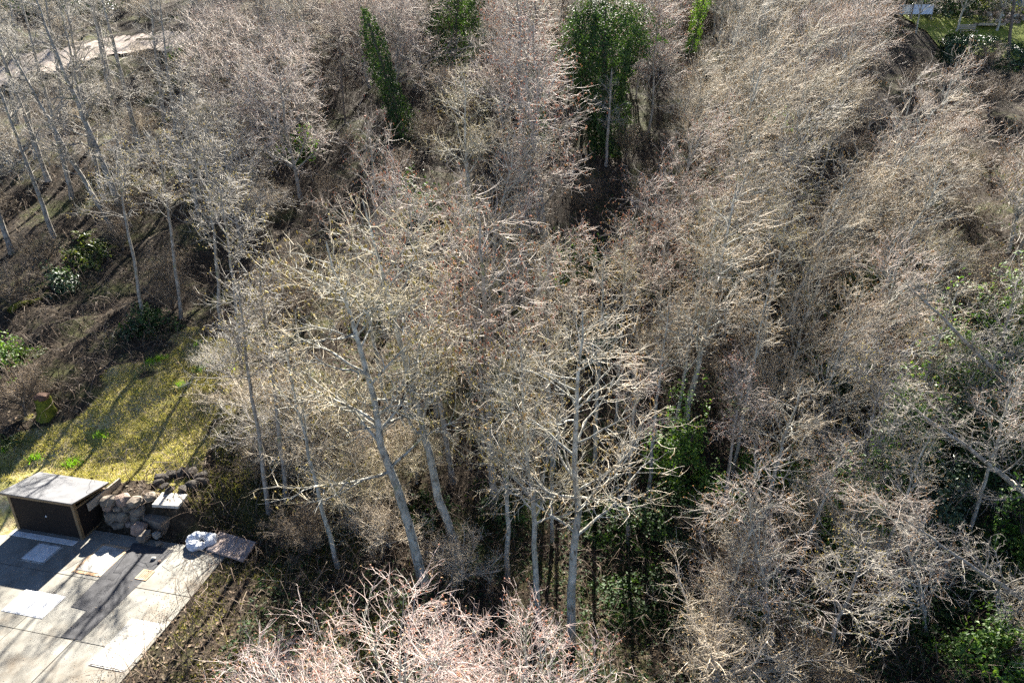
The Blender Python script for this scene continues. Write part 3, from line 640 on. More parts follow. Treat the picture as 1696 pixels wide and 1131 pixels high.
tree_px('tall', 0, (1790, 760), (1500, 470), 'grey', 'pale tree leaning in from the right edge, uppermost of three', rz=1.1, width=0.9)
tree_px('tall', 1, (1800, 900), (1470, 640), 'grey', 'pale tree leaning in from the right edge, middle of three', rz=2.1, width=0.9)
tree_px('tall', 0, (1830, 1080), (1500, 860), 'grey', 'pale tree leaning in from the right edge, lowest of three', rz=3.3, width=0.9)
tree_px('tall', 1, (20, 420), (-120, 40), 'grey', 'grey tree at the left edge with boughs over the slope', rz=0.5, width=0.9)
tree_px('tall', 0, (80, 300), (-40, -40), 'grey', 'grey tree just below the gravel road at the left edge', rz=4.1, width=0.9)
tree_px('slim', 0, (1390, 720), (1490, 420), 'rust', 'slanting rusty tree over the dark hollow, upper of two', rz=0.2)
tree_px('slim', 1, (1335, 760), (1430, 480), 'tan', 'slanting tan tree over the dark hollow, lower of two', rz=-0.2)
tree_px('slim', 2, (1300, 650), (1385, 380), 'tan', 'slanting tan tree left of the dark hollow', rz=0.1)
poles = [((850, 700), (835, 380)), ((905, 760), (905, 400)), ((868, 640), (862, 330)), ((930, 700), (945, 380)), ((985, 780), (1000, 430)), ((1020, 700), (1035, 390)), ((722, 690), (690, 330)), ((682, 620), (650, 300)), ((780, 640), (765, 320)),
         ((1150, 650), (1188, 340)), ((1075, 820), (1110, 500)), ((915, 900), (905, 540)), ((840, 960), (826, 600)), ((662, 760), (590, 420)), ((1215, 780), (1278, 460)), ((1250, 640), (1312, 330)), ((1040, 900), (1052, 590)), ((1190, 900), (1238, 600)), ((560, 940), (470, 560)), ((800, 760), (790, 420))]
for k, (b_, t_) in enumerate(sorted(poles)):
    ords = ['first', 'second', 'third', 'fourth', 'fifth', 'sixth', 'seventh', 'eighth', 'ninth', 'tenth', 'eleventh', 'twelfth', 'thirteenth', 'fourteenth', 'fifteenth', 'sixteenth', 'seventeenth', 'eighteenth', 'nineteenth', 'twentieth']
    tree_px('pole', k, b_, t_, ('tan', 'olive', 'pink')[k % 3], 'slim pole-like alder in the central stand, %s from left' % ords[k], 'slim alder poles in the central stand', rz=k * 1.7, width=1.0 + 0.15 * math.sin(k * 2.3))
for k, (b_, t_, lb) in enumerate((((240, 540), (190, 240), 'slim tree above the grass bank, nearest the dark shrubs'), ((300, 528), (262, 230), 'slim tree above the middle of the grass bank'), ((365, 545), (335, 230), 'slim tree above the right end of the grass bank'),
                                 ((447, 850), (395, 470), 'slim tree right of the pinkish slab, left of two'), ((475, 835), (430, 455), 'slim tree right of the pinkish slab, right of two'), ((400, 620), (362, 300), 'slim tree in the brush right of the grass bank'))):
    tree_px('pole', k + 1, b_, t_, 'grey', lb, 'slim trees round the grass bank', rz=k * 2.1, width=1.1)
for k, (b_, t_, lb) in enumerate((((60, 262), (0, -80), 'tall grey trunk below the road, second from the left edge'), ((150, 252), (95, -80), 'tall pale trunk crossing the middle of the road'), ((112, 222), (62, -90), 'tall slim trunk between the two roadside trunks'), ((30, 205), (-30, -90), 'tall trunk at the left end of the road'),
                                 ((272, 205), (240, -80), 'tall grey trunk right of the thick trunk, upper left'), ((300, 300), (262, -20), 'grey trunk rising out of the brush below the upper left row'))):
    tree_px('tall', k, b_, t_, 'grey', lb, 'tall trunks below the gravel road', rz=k * 1.3 + .4, width=0.85)
tree_px('tall', 2, (90, 395), (-30, 60), 'grey', 'grey tree leaning left over the glossy shrub', 'grey trees at the head of the dark slope', rz=4.1, width=0.9)
lowr = [((1250, 900), (1330, 630)), ((1310, 980), (1400, 740)), ((1390, 860), (1475, 590)), ((1450, 960), (1540, 720)), ((1280, 1080), (1235, 800)), ((1180, 1090), (1255, 850)), ((1540, 1060), (1480, 830)), ((1600, 900), (1685, 620)), ((1500, 720), (1590, 470)), ((1350, 1140), (1440, 880)), ((1620, 720), (1690, 450))]
for k, (b_, t_) in enumerate(sorted(lowr)):
    tree_px(('pole', 'alder', 'slim')[k % 3], k, b_, t_, ('tan', 'rust', 'grey')[(k // 2) % 3], 'thin leaning tree over the lower right ivy, %s from left' % ords[k], 'thin leaning trees over the ivy', rz=k * 1.9, width=1.15)
# foreground: red-budded crown at the bottom edge, twigs at the lower left
fb = np.array([-2.0, 8.6, float(height(-2.0, 8.6)) - 0.1])
tree('canopy', 0, fb, np.array([0.1, 0.2, 6.1]), 'red', 'reddish white budding crown rising into the bottom edge', name='budding_tree', rz=0.9, width=1.4)
tree('canopy', 1, np.array([0.1, 8.7, float(height(0.1, 8.7)) - 0.1]), np.array([0.1, 0.1, 5.9 - float(height(0.1, 8.7))]), 'red', 'red-budded crown at the bottom edge nearest the upright alder', name='budding_tree', rz=4.4, width=1.2)
tree('canopy', 1, np.array([-3.9, 8.8, -0.1]), np.array([-0.1, 0.1, 5.7]), 'red', 'low outer red-budded crown reaching toward the yard', name='budding_tree', rz=2.0, width=1.35)

# ------------------------------------------------------------------ fill the wood
CLEAR = [(-300, 360), (150, 395), (235, 400), (300, 545), (400, 560), (415, 700), (400, 900), (470, 960), (300, 1180), (-400, 1180)]
KEEP = [(-50, 580), (230, 575), (330, 540), (395, 610), (320, 740), (330, 850), (400, 900), (350, 1131), (-50, 1131)]
ZONES = [
 (lambda x, y: x < 300 and y < 420, 'grey', 'tall', 'bare grey tree among the upper left trunks', 'hillside trees at the upper left'),
 (lambda x, y: x < 620 and y < 330, 'pink', 'spread', 'fine-twigged crown left of the leaning ivy column', 'pinkish crowns at the upper left'),
 (lambda x, y: x < 960 and y < 260, 'pink', 'spread', 'bare crown between leaning ivy column and ivy-smothered tree', 'crowns between the ivy columns'),
 (lambda x, y: x < 1300 and y < 260, 'tan', 'slim', 'slanting bare crown right of the ivy-smothered tree', 'tan crowns at the top'),
 (lambda x, y: y < 260, 'rust', 'slim', 'slanting rust-catkined crown below the garden', 'crowns below the garden'),
 (lambda x, y: x < 560 and y < 560, 'grey', 'spread', 'low spreading bare crown above the grass bank', 'crowns above the grass bank'),
 (lambda x, y: x < 800 and y < 520, 'pink', 'alder', 'bare alder above the dark left-centre gap', 'alders left of centre'),
 (lambda x, y: x < 1130 and y < 520, 'pink', 'alder', 'bare alder below the ivy-smothered tree', 'alders at the centre'),
 (lambda x, y: x < 1450 and y < 560, 'tan', 'slim', 'slanting bare tree midway up the right slope', 'right slope trees'),
 (lambda x, y: y < 560, 'rust', 'slim', 'slanting rusty-catkined tree by the right edge', 'rusty trees at the right edge'),
 (lambda x, y: x < 620, 'olive', 'alder', 'bare alder beside the yard', 'olive alders beside the yard'),
 (lambda x, y: x < 1000, 'olive', 'alder', 'bare alder in the central foreground stand', 'central foreground alders'),
 (lambda x, y: x < 1300, 'tan', 'alder', 'bare alder among the ivy mounds', 'alders among the ivy mounds'),
 (lambda x, y: True, 'tan', 'slim', 'bare slanting tree over the ivy at the lower right', 'trees at the lower right'),
]
g = np.random.default_rng(77); cnt = 0; FILLED = []
IVYB = [tuple(hit(*p)[:2]) for p in ((1003, 255), (672, 228), (752, 108), (1142, 88))]
for attempt in range(9000):
    y = 13.5 + 78 * g.random() ** 0.8; x = g.uniform(-0.80, 0.84) * (y + 4)
    z = float(height(x, y)); bx, by = (q[0] for q in project((x, y, z)))
    if bx < -120 or bx > 1830 or by < -60 or by > 1330: continue
    if inpoly(np.array([bx]), np.array([by]), CLEAR)[0]: continue
    zone = next(k for k, q in enumerate(ZONES) if q[0](bx, by)); _, stl, kd, lb, gr = ZONES[zone]
    hgt = {'alder': g.uniform(8.5, 12), 'spread': g.uniform(6.5, 9), 'slim': g.uniform(7.5, 10.5), 'tall': g.uniform(12, 17)}[kd]
    if y < 18: hgt = min(hgt, 9.5)
    dmin = {'alder': 3.7, 'spread': 3.7, 'slim': 3.7, 'tall': 6.5}[kd]
    if by > 620: dmin = 4.6
    if 1080 < bx < 1480 and by > 420: dmin = 3.3; kd = 'slim'; hgt = g.uniform(6.0, 9.0)
    if bx >= 1480 and by > 540: dmin = 5.2
    if min(((x - a) ** 2 + (y - b_) ** 2) for a, b_ in TREES) < dmin ** 2: continue
    if on_road(np.array([[x, y, 0]]))[0]: continue
    lean = np.array([g.normal() * 0.06, g.normal() * 0.05]) + (np.array([0.28 if (bx > 1080 and by > 420) else 0.07, 0.0]) if kd == 'slim' else np.array([0, -0.03]))
    tp = [project((x + lean[0] * hgt + ox, y + lean[1] * hgt, z + hgt * q)) for q in (0.45, 0.7, 0.95) for ox in (-1.6, 0, 1.6)]
    if any(inpoly(p[0], p[1], KEEP)[0] for p in tp): continue
    if any(a < p[0][0] < b_ and p[1][0] < c for p in tp for a, b_, c, e in ((935, 1065, 215, 250), (585, 690, 190, 222), (715, 800, 85, 100), (1140, 1180, 60, 80)) if by > e): continue
    if any((x - a) ** 2 + (y - b_) ** 2 < 12 for a, b_ in IVYB): continue
    if by < 400 and bx < 330 and any(p[0][0] < 330 for p in tp) and kd != 'tall': continue
    if inpoly(np.array([bx]), np.array([by]), [(180, 250), (470, 300), (540, 420), (480, 620), (300, 600)])[0] and g.random() < 0.7: continue
    shx, shy = x - 0.09 * hgt, y - 1.0 * hgt
    if -19 < shx < -8.5 and 11 < shy < 29 and g.random() < 0.85: continue
    if bx > 1200 and by > 680: continue
    if 560 < bx < 1080 and by > 340 and g.random() < 0.93: continue
    if bx > 1520 and by < 190 and g.random() < 0.75: continue
    tp0 = project((x + lean[0] * hgt, y, z + hgt))
    if 1450 < tp0[0][0] and tp0[1][0] < 95 and by > 60: continue      # keep the garden open to view
    if g.random() < 0.2: stl = g.choice(['pink', 'tan', 'grey', 'olive'])
    if y > 33 and kd + '_far' in PROTO: kd = kd + '_far'
    FILLED.append((zone, bx, by, stl, tree(kd, int(g.integers(0, 4)), (x, y, z - 0.08), np.array([lean[0] * hgt, lean[1] * hgt, hgt]), stl, lb, gr, rz=g.uniform(-0.5, 0.5) if kd.startswith('slim') else g.uniform(0, 6.28), width=g.uniform(0.95, 1.25))))
    cnt += 1
    if cnt >= 235: break
print('filled', cnt, 'attempts', attempt)
ORD = ['first', 'second', 'third', 'fourth', 'fifth', 'sixth', 'seventh', 'eighth', 'ninth', 'tenth', 'eleventh', 'twelfth', 'thirteenth', 'fourteenth']
for zi, zn in enumerate(ZONES):
    zs = sorted([f for f in FILLED if f[0] == zi], key=lambda f: f[2])
    nr = max(1, min(3, round(len(zs) / 6))); rows = [zs[k * len(zs) // nr:(k + 1) * len(zs) // nr] for k in range(nr)]
    names = {1: [''], 2: [', back row', ', front row'], 3: [', back row', ', middle row', ', front row']}[nr]
    for rw, nm in zip(rows, names):
        for k, f in enumerate(sorted(rw, key=lambda f: f[1])):
            f[4]['label'] = zn[3] + nm + (', ' + ORD[min(k, 13)] + ' from left' if len(rw) > 1 else '')

# bare understorey shrubs between the trunks
g = np.random.default_rng(88); SHR = []
SZ = [(lambda x, y: x < 300 and y < 560, 'bare shrub on the left slope', 'shrubs on the left slope'), (lambda x, y: x < 620 and y < 560, 'bare shrub under the upper left crowns', 'shrubs under the upper left crowns'),
      (lambda x, y: x < 1100 and y < 420, 'bare shrub under the upper middle crowns', 'shrubs under the upper middle crowns'), (lambda x, y: x < 1100 and y < 720, 'bare shrub under the centre alders', 'shrubs under the centre alders'),
      (lambda x, y: y < 420, 'bare shrub on the upper right slope', 'shrubs on the upper right slope'), (lambda x, y: y < 720, 'bare shrub among the right slope trees', 'shrubs on the right slope'),
      (lambda x, y: x < 900, 'bare shrub before the leaning alders', 'shrubs before the leaning alders'), (lambda x, y: True, 'bare shrub among the lower right ivy', 'shrubs at the lower right')]
SPOT = []
for attempt in range(6000):
    y = 13.0 + 72 * g.random() ** 1.1; x = g.uniform(-0.80, 0.84) * (y + 4); z = float(height(x, y)); bx, by = (q[0] for q in project((x, y, z)))
    if bx < -60 or bx > 1760 or by < -30 or by > 1250: continue
    if inpoly(np.array([bx]), np.array([by]), KEEP)[0] or in_sward(np.array([[x, y, z]]))[0] or on_road(np.array([[x, y, 0]]))[0]: continue
    if bx < 470 and by > 540: continue
    if bx > 1480 and by < 110: continue
    dm = 2.4 if bx > 1000 and by > 450 else 3.1
    if bx < 300: dm = 2.3
    if 540 < bx < 1120 and by > 380: continue
    if bx > 1370 and by > 560: dm = 3.4
    if SPOT and min((x - a) ** 2 + (y - b_) ** 2 for a, b_ in SPOT) < dm ** 2: continue
    zi = next(k for k, q in enumerate(SZ) if q[0](bx, by)); SPOT.append((x, y)); hgt = g.uniform(1.8, 4.2) if by > 380 else g.uniform(1.5, 3.2)
    if bx < 300: hgt = min(hgt, 2.2)
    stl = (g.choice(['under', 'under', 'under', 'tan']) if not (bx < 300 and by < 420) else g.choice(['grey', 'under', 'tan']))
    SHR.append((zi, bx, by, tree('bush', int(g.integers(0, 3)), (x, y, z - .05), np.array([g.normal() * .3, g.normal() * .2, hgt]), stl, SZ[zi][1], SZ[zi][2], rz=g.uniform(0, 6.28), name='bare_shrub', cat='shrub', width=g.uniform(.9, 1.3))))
    if len(SHR) >= 165: break
for zi, zn in enumerate(SZ):
    zs = sorted([f for f in SHR if f[0] == zi], key=lambda f: f[2]); nr = max(1, min(3, round(len(zs) / 6)))
    for q in range(nr):
        rw = sorted(zs[q * len(zs) // nr:(q + 1) * len(zs) // nr], key=lambda f: f[1])
        for k, f in enumerate(rw): f[3]['label'] = zn[1] + {1: '', 2: (', back row', ', front row')[q % 2], 3: (', back row', ', middle row', ', front row')[q]}[nr] + (', ' + ORD[min(k, 13)] + ' from left' if len(rw) > 1 else '')
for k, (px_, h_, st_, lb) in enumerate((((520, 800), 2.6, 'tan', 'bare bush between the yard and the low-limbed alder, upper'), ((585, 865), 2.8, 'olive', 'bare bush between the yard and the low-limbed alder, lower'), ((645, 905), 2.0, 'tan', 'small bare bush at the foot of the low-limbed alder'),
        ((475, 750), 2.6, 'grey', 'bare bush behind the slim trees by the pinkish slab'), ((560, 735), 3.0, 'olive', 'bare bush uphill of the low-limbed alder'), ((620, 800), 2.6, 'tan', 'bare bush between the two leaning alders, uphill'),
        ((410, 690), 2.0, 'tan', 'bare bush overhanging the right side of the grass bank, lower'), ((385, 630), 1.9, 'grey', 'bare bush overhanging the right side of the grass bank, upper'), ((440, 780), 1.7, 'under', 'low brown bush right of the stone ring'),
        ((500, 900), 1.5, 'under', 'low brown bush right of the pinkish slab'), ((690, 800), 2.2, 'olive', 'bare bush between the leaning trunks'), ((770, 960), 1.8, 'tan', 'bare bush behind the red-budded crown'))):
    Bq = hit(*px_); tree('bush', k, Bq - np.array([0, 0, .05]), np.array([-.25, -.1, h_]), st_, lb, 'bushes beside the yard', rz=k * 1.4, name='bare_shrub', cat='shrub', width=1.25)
print('shrubs', len(SHR))

# ------------------------------------------------------------------ ivy columns and mounds
def ivy_column(name, base, axis, prof, n, size, mat, label, rng, trunk=0.16, cat='tree', group=None):
    """prof: list of (t along axis, radius). Trunk wrapped in leaves, clumpy outline."""
    base = np.asarray(base, float); axis = np.asarray(axis, float); h = np.linalg.norm(axis)
    o = empty(name, tuple(base), label, cat, group)
    pt = np.array([p[0] for p in prof]); pr = np.array([p[1] for p in prof])
    w = np.interp(np.linspace(0, 1, 200), pt, pr); w = w / w.sum(); t = (rng.choice(200, n, p=w) + rng.random(n)) / 200
    th = rng.uniform(0, 6.283, n); cl = 1 + 0.4 * np.sin(3 * th + 9 * t + 1) * np.sin(17 * t + 2 * th) + 0.16 * np.sin(31 * t + 5 * th)
    cl = cl * np.where(np.sin(5 * th + 40 * t) * np.sin(3 * th - 23 * t + 2) > 0.45, 1.3, 1.0)
    R = np.interp(t, pt, pr) * cl * rng.uniform(0.62, 1.08, n) ** 0.6
    C = axis[None] * t[:, None] + np.stack([R * np.cos(th), R * np.sin(th), rng.normal(size=n) * 0.06], -1)
    slope = -np.gradient(pr, pt * h)
    Nn = np.stack([np.cos(th), np.sin(th), np.interp(t, pt, slope).clip(-1, 3) + 0.35], -1) + 0.55 * rng.normal(size=(n, 3))
    link('crown', npmesh('crown', *leaves(C, Nn, rng.uniform(0.7, 1.3, n) * size, rng), False), mat, o)
    k = 8; P = (axis[None] * np.linspace(0, 0.93, k)[:, None])[None]; link('trunk', npmesh('trunk', *tube(P, np.linspace(trunk, trunk * .5, k)[None], 8)), M['bark_brown'], o)
    return o
def ivy_px(bpx, tpx, profpx, n, size, mat, label, **kw):
    B = hit(*bpx); d = ray(*tpx); k = B[1] / d[1]; T = np.array([d[0] * k, d[1] * k, CAM_H + d[2] * k]); sc = np.linalg.norm(B - np.array([0, 0, CAM_H])) / FPX
    return ivy_column('ivy_clad_tree', B - np.array([0, 0, .05]), T - B, [(t, r * sc) for t, r in profpx], n, size, M[mat], label, np.random.default_rng(int(bpx[0])), **kw)
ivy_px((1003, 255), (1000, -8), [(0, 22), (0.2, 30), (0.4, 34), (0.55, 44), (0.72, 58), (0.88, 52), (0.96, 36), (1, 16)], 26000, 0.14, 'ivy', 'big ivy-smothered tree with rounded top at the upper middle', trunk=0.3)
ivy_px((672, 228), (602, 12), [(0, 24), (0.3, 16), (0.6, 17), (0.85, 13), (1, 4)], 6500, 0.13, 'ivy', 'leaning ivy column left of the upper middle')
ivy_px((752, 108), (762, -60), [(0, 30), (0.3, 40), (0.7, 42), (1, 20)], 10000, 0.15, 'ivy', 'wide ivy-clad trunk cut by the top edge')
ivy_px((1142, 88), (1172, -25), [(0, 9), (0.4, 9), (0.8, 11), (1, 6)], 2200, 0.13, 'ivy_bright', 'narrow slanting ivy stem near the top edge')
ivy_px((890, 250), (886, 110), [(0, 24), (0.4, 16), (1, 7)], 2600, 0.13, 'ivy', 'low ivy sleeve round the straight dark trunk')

def mound(px, rx, ry, hz, n, size, mat, label, cat='shrub', name='ivy_mound', group=None, up=0.3, dz=0.0):
    B = hit(*px); rng = np.random.default_rng(int(px[0] * 3 + px[1])); o = empty(name, tuple(B), label, cat, group)
    v = unit(rng.normal(size=(n, 3))); v[:, 2] = np.abs(v[:, 2]); th = np.arctan2(v[:, 1], v[:, 0])
    lob = 1 + 0.3 * np.sin(3 * th + px[0]) * np.cos(4 * v[:, 2] + px[1]) + 0.18 * np.sin(7 * th + 9 * v[:, 2])
    r = (rng.random(n) ** 0.3) * lob; C = v * r[:, None] * np.array([rx, ry, hz]); gx = B[0] + C[:, 0]; gy = B[1] + C[:, 1]
    C[:, 2] += height(gx, gy) - B[2] + 0.03
    Q = C * 2.6 + B; cut = np.sin(Q[:, 0] * 1.3 + 2 * np.sin(Q[:, 2])) + np.sin(Q[:, 1] * 1.7 + 1.5 * np.sin(Q[:, 0] * 1.1)) + np.sin(Q[:, 2] * 2.1 + Q[:, 0]) + 0.5 * rng.normal(size=n)
    ok = cut > -0.35; C = C[ok]; v = v[ok]; n = len(C)
    link('foliage', npmesh('foliage', *leaves(C, v + np.array([0, 0, up]) + 0.6 * rng.normal(size=(n, 3)), size * rng.uniform(.7, 1.3, n), rng), False), M[mat], o)
    k = 7; P = np.zeros((k, 5, 3)); a_ = rng.uniform(0, 6.28, k)
    for j in range(5): P[:, j] = np.stack([np.cos(a_) * rx * .6 * j / 4, np.sin(a_) * ry * .6 * j / 4, np.full(k, hz * .75 * (j / 4) ** .8)], -1)
    link('stem', npmesh('stem', *tube(P, np.linspace(.03, .008, 5)[None].repeat(k, 0), 4)), M['bark_brown'], o)
    return o
GI = 'ivy mounds on the right slope'
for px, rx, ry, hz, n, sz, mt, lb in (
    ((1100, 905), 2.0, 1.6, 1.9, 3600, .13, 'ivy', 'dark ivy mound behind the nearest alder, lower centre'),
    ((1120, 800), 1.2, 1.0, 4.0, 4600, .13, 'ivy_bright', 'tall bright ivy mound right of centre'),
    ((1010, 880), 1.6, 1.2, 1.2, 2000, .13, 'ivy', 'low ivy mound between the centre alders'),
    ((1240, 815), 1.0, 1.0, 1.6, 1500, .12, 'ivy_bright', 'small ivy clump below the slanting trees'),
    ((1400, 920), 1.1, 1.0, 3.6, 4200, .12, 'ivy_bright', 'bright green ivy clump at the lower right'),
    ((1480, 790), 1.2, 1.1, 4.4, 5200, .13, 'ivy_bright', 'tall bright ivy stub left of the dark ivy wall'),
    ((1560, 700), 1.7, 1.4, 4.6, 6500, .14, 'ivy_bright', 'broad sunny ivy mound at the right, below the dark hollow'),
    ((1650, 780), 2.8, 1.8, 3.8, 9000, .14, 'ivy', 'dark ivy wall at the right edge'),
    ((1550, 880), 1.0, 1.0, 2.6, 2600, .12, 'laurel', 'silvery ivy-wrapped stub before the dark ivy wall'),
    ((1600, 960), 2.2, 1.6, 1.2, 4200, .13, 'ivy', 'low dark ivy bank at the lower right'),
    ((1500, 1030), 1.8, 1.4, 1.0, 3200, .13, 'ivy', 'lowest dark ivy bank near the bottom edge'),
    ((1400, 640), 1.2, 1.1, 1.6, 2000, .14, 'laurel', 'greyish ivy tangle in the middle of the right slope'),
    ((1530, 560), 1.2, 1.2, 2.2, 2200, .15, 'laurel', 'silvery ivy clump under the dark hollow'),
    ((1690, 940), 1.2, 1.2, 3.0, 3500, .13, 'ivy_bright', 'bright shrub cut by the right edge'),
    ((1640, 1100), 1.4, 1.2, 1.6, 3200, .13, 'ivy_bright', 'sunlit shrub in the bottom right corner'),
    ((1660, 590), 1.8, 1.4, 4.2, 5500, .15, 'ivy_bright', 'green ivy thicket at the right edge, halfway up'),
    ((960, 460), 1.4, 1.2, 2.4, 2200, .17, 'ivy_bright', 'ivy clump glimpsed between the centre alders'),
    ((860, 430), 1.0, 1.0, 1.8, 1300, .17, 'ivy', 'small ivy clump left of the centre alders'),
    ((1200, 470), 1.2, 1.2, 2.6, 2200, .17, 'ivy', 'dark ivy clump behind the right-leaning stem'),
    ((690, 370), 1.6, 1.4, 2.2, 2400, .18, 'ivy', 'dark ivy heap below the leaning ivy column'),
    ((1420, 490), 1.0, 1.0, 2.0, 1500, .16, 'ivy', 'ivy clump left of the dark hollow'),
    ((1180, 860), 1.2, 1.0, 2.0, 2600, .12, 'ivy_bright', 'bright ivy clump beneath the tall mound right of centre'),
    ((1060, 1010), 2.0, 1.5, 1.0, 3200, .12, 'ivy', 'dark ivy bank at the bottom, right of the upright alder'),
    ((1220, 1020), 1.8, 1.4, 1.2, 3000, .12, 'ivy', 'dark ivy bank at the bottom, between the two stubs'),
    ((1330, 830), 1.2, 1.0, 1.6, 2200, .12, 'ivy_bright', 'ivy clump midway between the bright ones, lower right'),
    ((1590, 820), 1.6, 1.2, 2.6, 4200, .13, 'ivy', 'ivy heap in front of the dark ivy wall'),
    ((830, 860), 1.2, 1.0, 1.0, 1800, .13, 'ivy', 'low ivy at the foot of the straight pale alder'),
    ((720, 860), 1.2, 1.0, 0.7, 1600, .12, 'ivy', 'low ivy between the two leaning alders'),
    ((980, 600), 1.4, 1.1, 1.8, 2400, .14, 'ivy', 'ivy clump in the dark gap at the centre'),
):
    mound(px, rx, ry, hz, n, sz, mt, lb, 'ivy', 'ivy_mound', GI)
GS = 'evergreen shrubs on the left slope'
for px, rx, ry, hz, n, sz, mt, lb in (
    ((100, 480), 1.1, 0.9, 1.0, 1500, .15, 'laurel', 'glossy grey-green shrub above the mossy log'),
    ((250, 548), 1.3, 0.8, 1.1, 2400, .12, 'ivy', 'dark evergreen shrub at the top of the grass bank'),
    ((215, 555), 0.7, 0.6, 0.7, 900, .12, 'evergreen', 'small dark shrub left of the evergreen on the bank'),
    ((5, 615), 1.2, 1.0, 1.4, 2200, .13, 'ivy_bright', 'bright green shrub at the left edge'),
    ((150, 440), 1.2, 1.0, 1.2, 1500, .15, 'fern', 'olive shrub in the shade under the left trunks'),
    ((500, 262), 1.3, 1.2, 1.5, 1200, .2, 'ivy_bright', 'yellow-green bush peeping through the pinkish crowns'),
    ((300, 110), 1.0, 1.0, 1.4, 900, .22, 'ivy_bright', 'light green bush by the upper left trunk row'),
    ((100, 20), 7.0, 3.0, 3.6, 7000, .22, 'evergreen', 'dark brush bank above the gravel road'),
    ((1290, 215), 1.0, 1.0, 1.6, 900, .2, 'grass_green', 'yellow-green bush on the upper right slope'),
):
    mound(px, rx, ry, hz, n, sz, mt, lb, 'shrub', 'evergreen_shrub', GS)

# ------------------------------------------------------------------ stump, log, pink shrub, ferns
B = hit(78, 690); st = empty('stump', tuple(B), 'moss-covered stump with reddish broken top on the left slope', 'stump')
k = 7; zz = np.linspace(-0.1, 0.85, k); P = np.stack([0.06 * np.sin(zz * 4), 0 * zz, zz], -1)[None]
V, F = tube(P, np.linspace(0.34, 0.24, k)[None], 14); V += 0.05 * np.sin(V * 11)[:, [1, 2, 0]]
link('trunk', npmesh('trunk', V, F), M['moss'], st)
tp_ = link('broken_top', ROCK[3], None, st); tp_.location = (0.03, 0, 0.88); tp_.scale = (.66, .58, .5); tp_.material_slots[0].link = 'OBJECT'; tp_.material_slots[0].material = M['stump_red']
a0, a1 = hit(18, 522), hit(82, 490); k = 8; P = (a0 + (a1 - a0) * np.linspace(0, 1, k)[:, None]); P[:, 2] += 0.16 + 0.12 * np.sin(np.arange(k))
lg = link('fallen_log', npmesh('fallen_log', *tube(P[None], np.linspace(.15, .08, k)[None], 9)), M['moss']); tag(lg, 'bright mossy fallen log on the shaded left slope', 'log')
tree('bush', 1, hit(45, 690), np.array([-0.3, 0, 2.2]), 'under', 'small brownish bare shrub beside the mossy stump', name='bare_shrub', cat='shrub', rz=1.0, width=1.1)

def fern(px, s, label):
    B = hit(*px); rng = np.random.default_rng(int(px[0] + 31 * px[1])); o = empty('fern', tuple(B), label, 'fern', 'sword ferns on the left slope')
    nf = 16; Cs, Ns = [], []
    for q in range(nf):
        a_ = q / nf * 6.283 + rng.uniform(-.2, .2); L = s * rng.uniform(.7, 1.1); el = rng.uniform(.5, 1.0)
        tq = np.linspace(0.1, 1, 22); r = L * tq * math.cos(el * .8); z = L * (math.sin(el) * tq - 0.75 * tq ** 2 * .6)
        ctr = np.stack([r * math.cos(a_), r * math.sin(a_), z + .03], -1); side = np.array([-math.sin(a_), math.cos(a_), 0]); wd = .16 * s * np.sin(np.pi * np.clip(tq * .95 + .08, 0, 1))
        for sg in (-1, 1):
            Cs.append(ctr + side * sg * wd[:, None] * .5); Ns.append(np.tile([0, 0, 1.0], (22, 1)) + 0.25 * rng.normal(size=(22, 3)))
    C = np.concatenate(Cs); V, F = leaves(C, np.concatenate(Ns), .13 * s, rng, 0.6); link('fronds', npmesh('fronds', V, F, False), M['fern'], o)
for k, (px, s) in enumerate((((130, 425), 1.0), ((165, 410), .9), ((140, 395), .9), ((30, 590), .9), ((15, 740), .8), ((205, 690), .0), ((60, 590), .8), ((330, 150), 1.0))):
    if s: fern(px, s, ('arching fern under the left trunks, nearest the open slope', 'arching fern right of its twin under the left trunks', 'uppermost fern under the left trunks', 'fern beside the bright shrub at the left edge', 'fern at the left edge above the shelter', '', 'fern on the dark slope above the stump', 'fern below the upper left trunk row')[k])

# ------------------------------------------------------------------ garden at the top right
gp = hit(1600, 98); gy = gp[1]
def gz(x, y): return float(height(x, y))
lw_x0, lw_x1 = gp[0] - 0.4, gp[0] + 16
Vl, Fl = [], []
for i, x in enumerate(np.linspace(lw_x0, lw_x1, 20)):
    for j, y in enumerate(np.linspace(gy + 1.2, gy + 12, 9)): Vl.append((x, y, gz(x, y) + 0.14))
Fl = [(i * 9 + j, (i + 1) * 9 + j, (i + 1) * 9 + j + 1, i * 9 + j + 1) for i in range(19) for j in range(8)]
lawn_mat = noisy('lawn', [(0.3, (0.09, 0.13, 0.02)), (0.6, (0.2, 0.23, 0.04)), (0.8, (0.28, 0.27, 0.08))], 2, 0.9, 0.1, 0.5)
lawn = link('lawn', npmesh('lawn', np.array(Vl), np.array(Fl)), lawn_mat); lawn['kind'] = 'structure'
hd = empty('hedge', (gp[0] + 4.5, gy, gz(gp[0] + 4.5, gy)), 'dark clipped hedge below the garden lawn', 'hedge'); rng = np.random.default_rng(5); n = 9000
C = rng.uniform(-1, 1, (n, 3)); ax = rng.integers(0, 3, n); C[np.arange(n), ax] = np.sign(C[np.arange(n), ax]) * rng.uniform(.8, 1.05, n)
Nn = C.copy(); C = C * np.array([6.5, 0.9, 0.9]) + np.array([0, 0, 0.85]); C[:, 2] += height(C[:, 0] + gp[0] + 4.5, C[:, 1] + gy) - gz(gp[0] + 4.5, gy)
link('foliage', npmesh('foliage', *leaves(C, Nn + .5 * rng.normal(size=(n, 3)), .22, rng), False), M['evergreen'], hd)
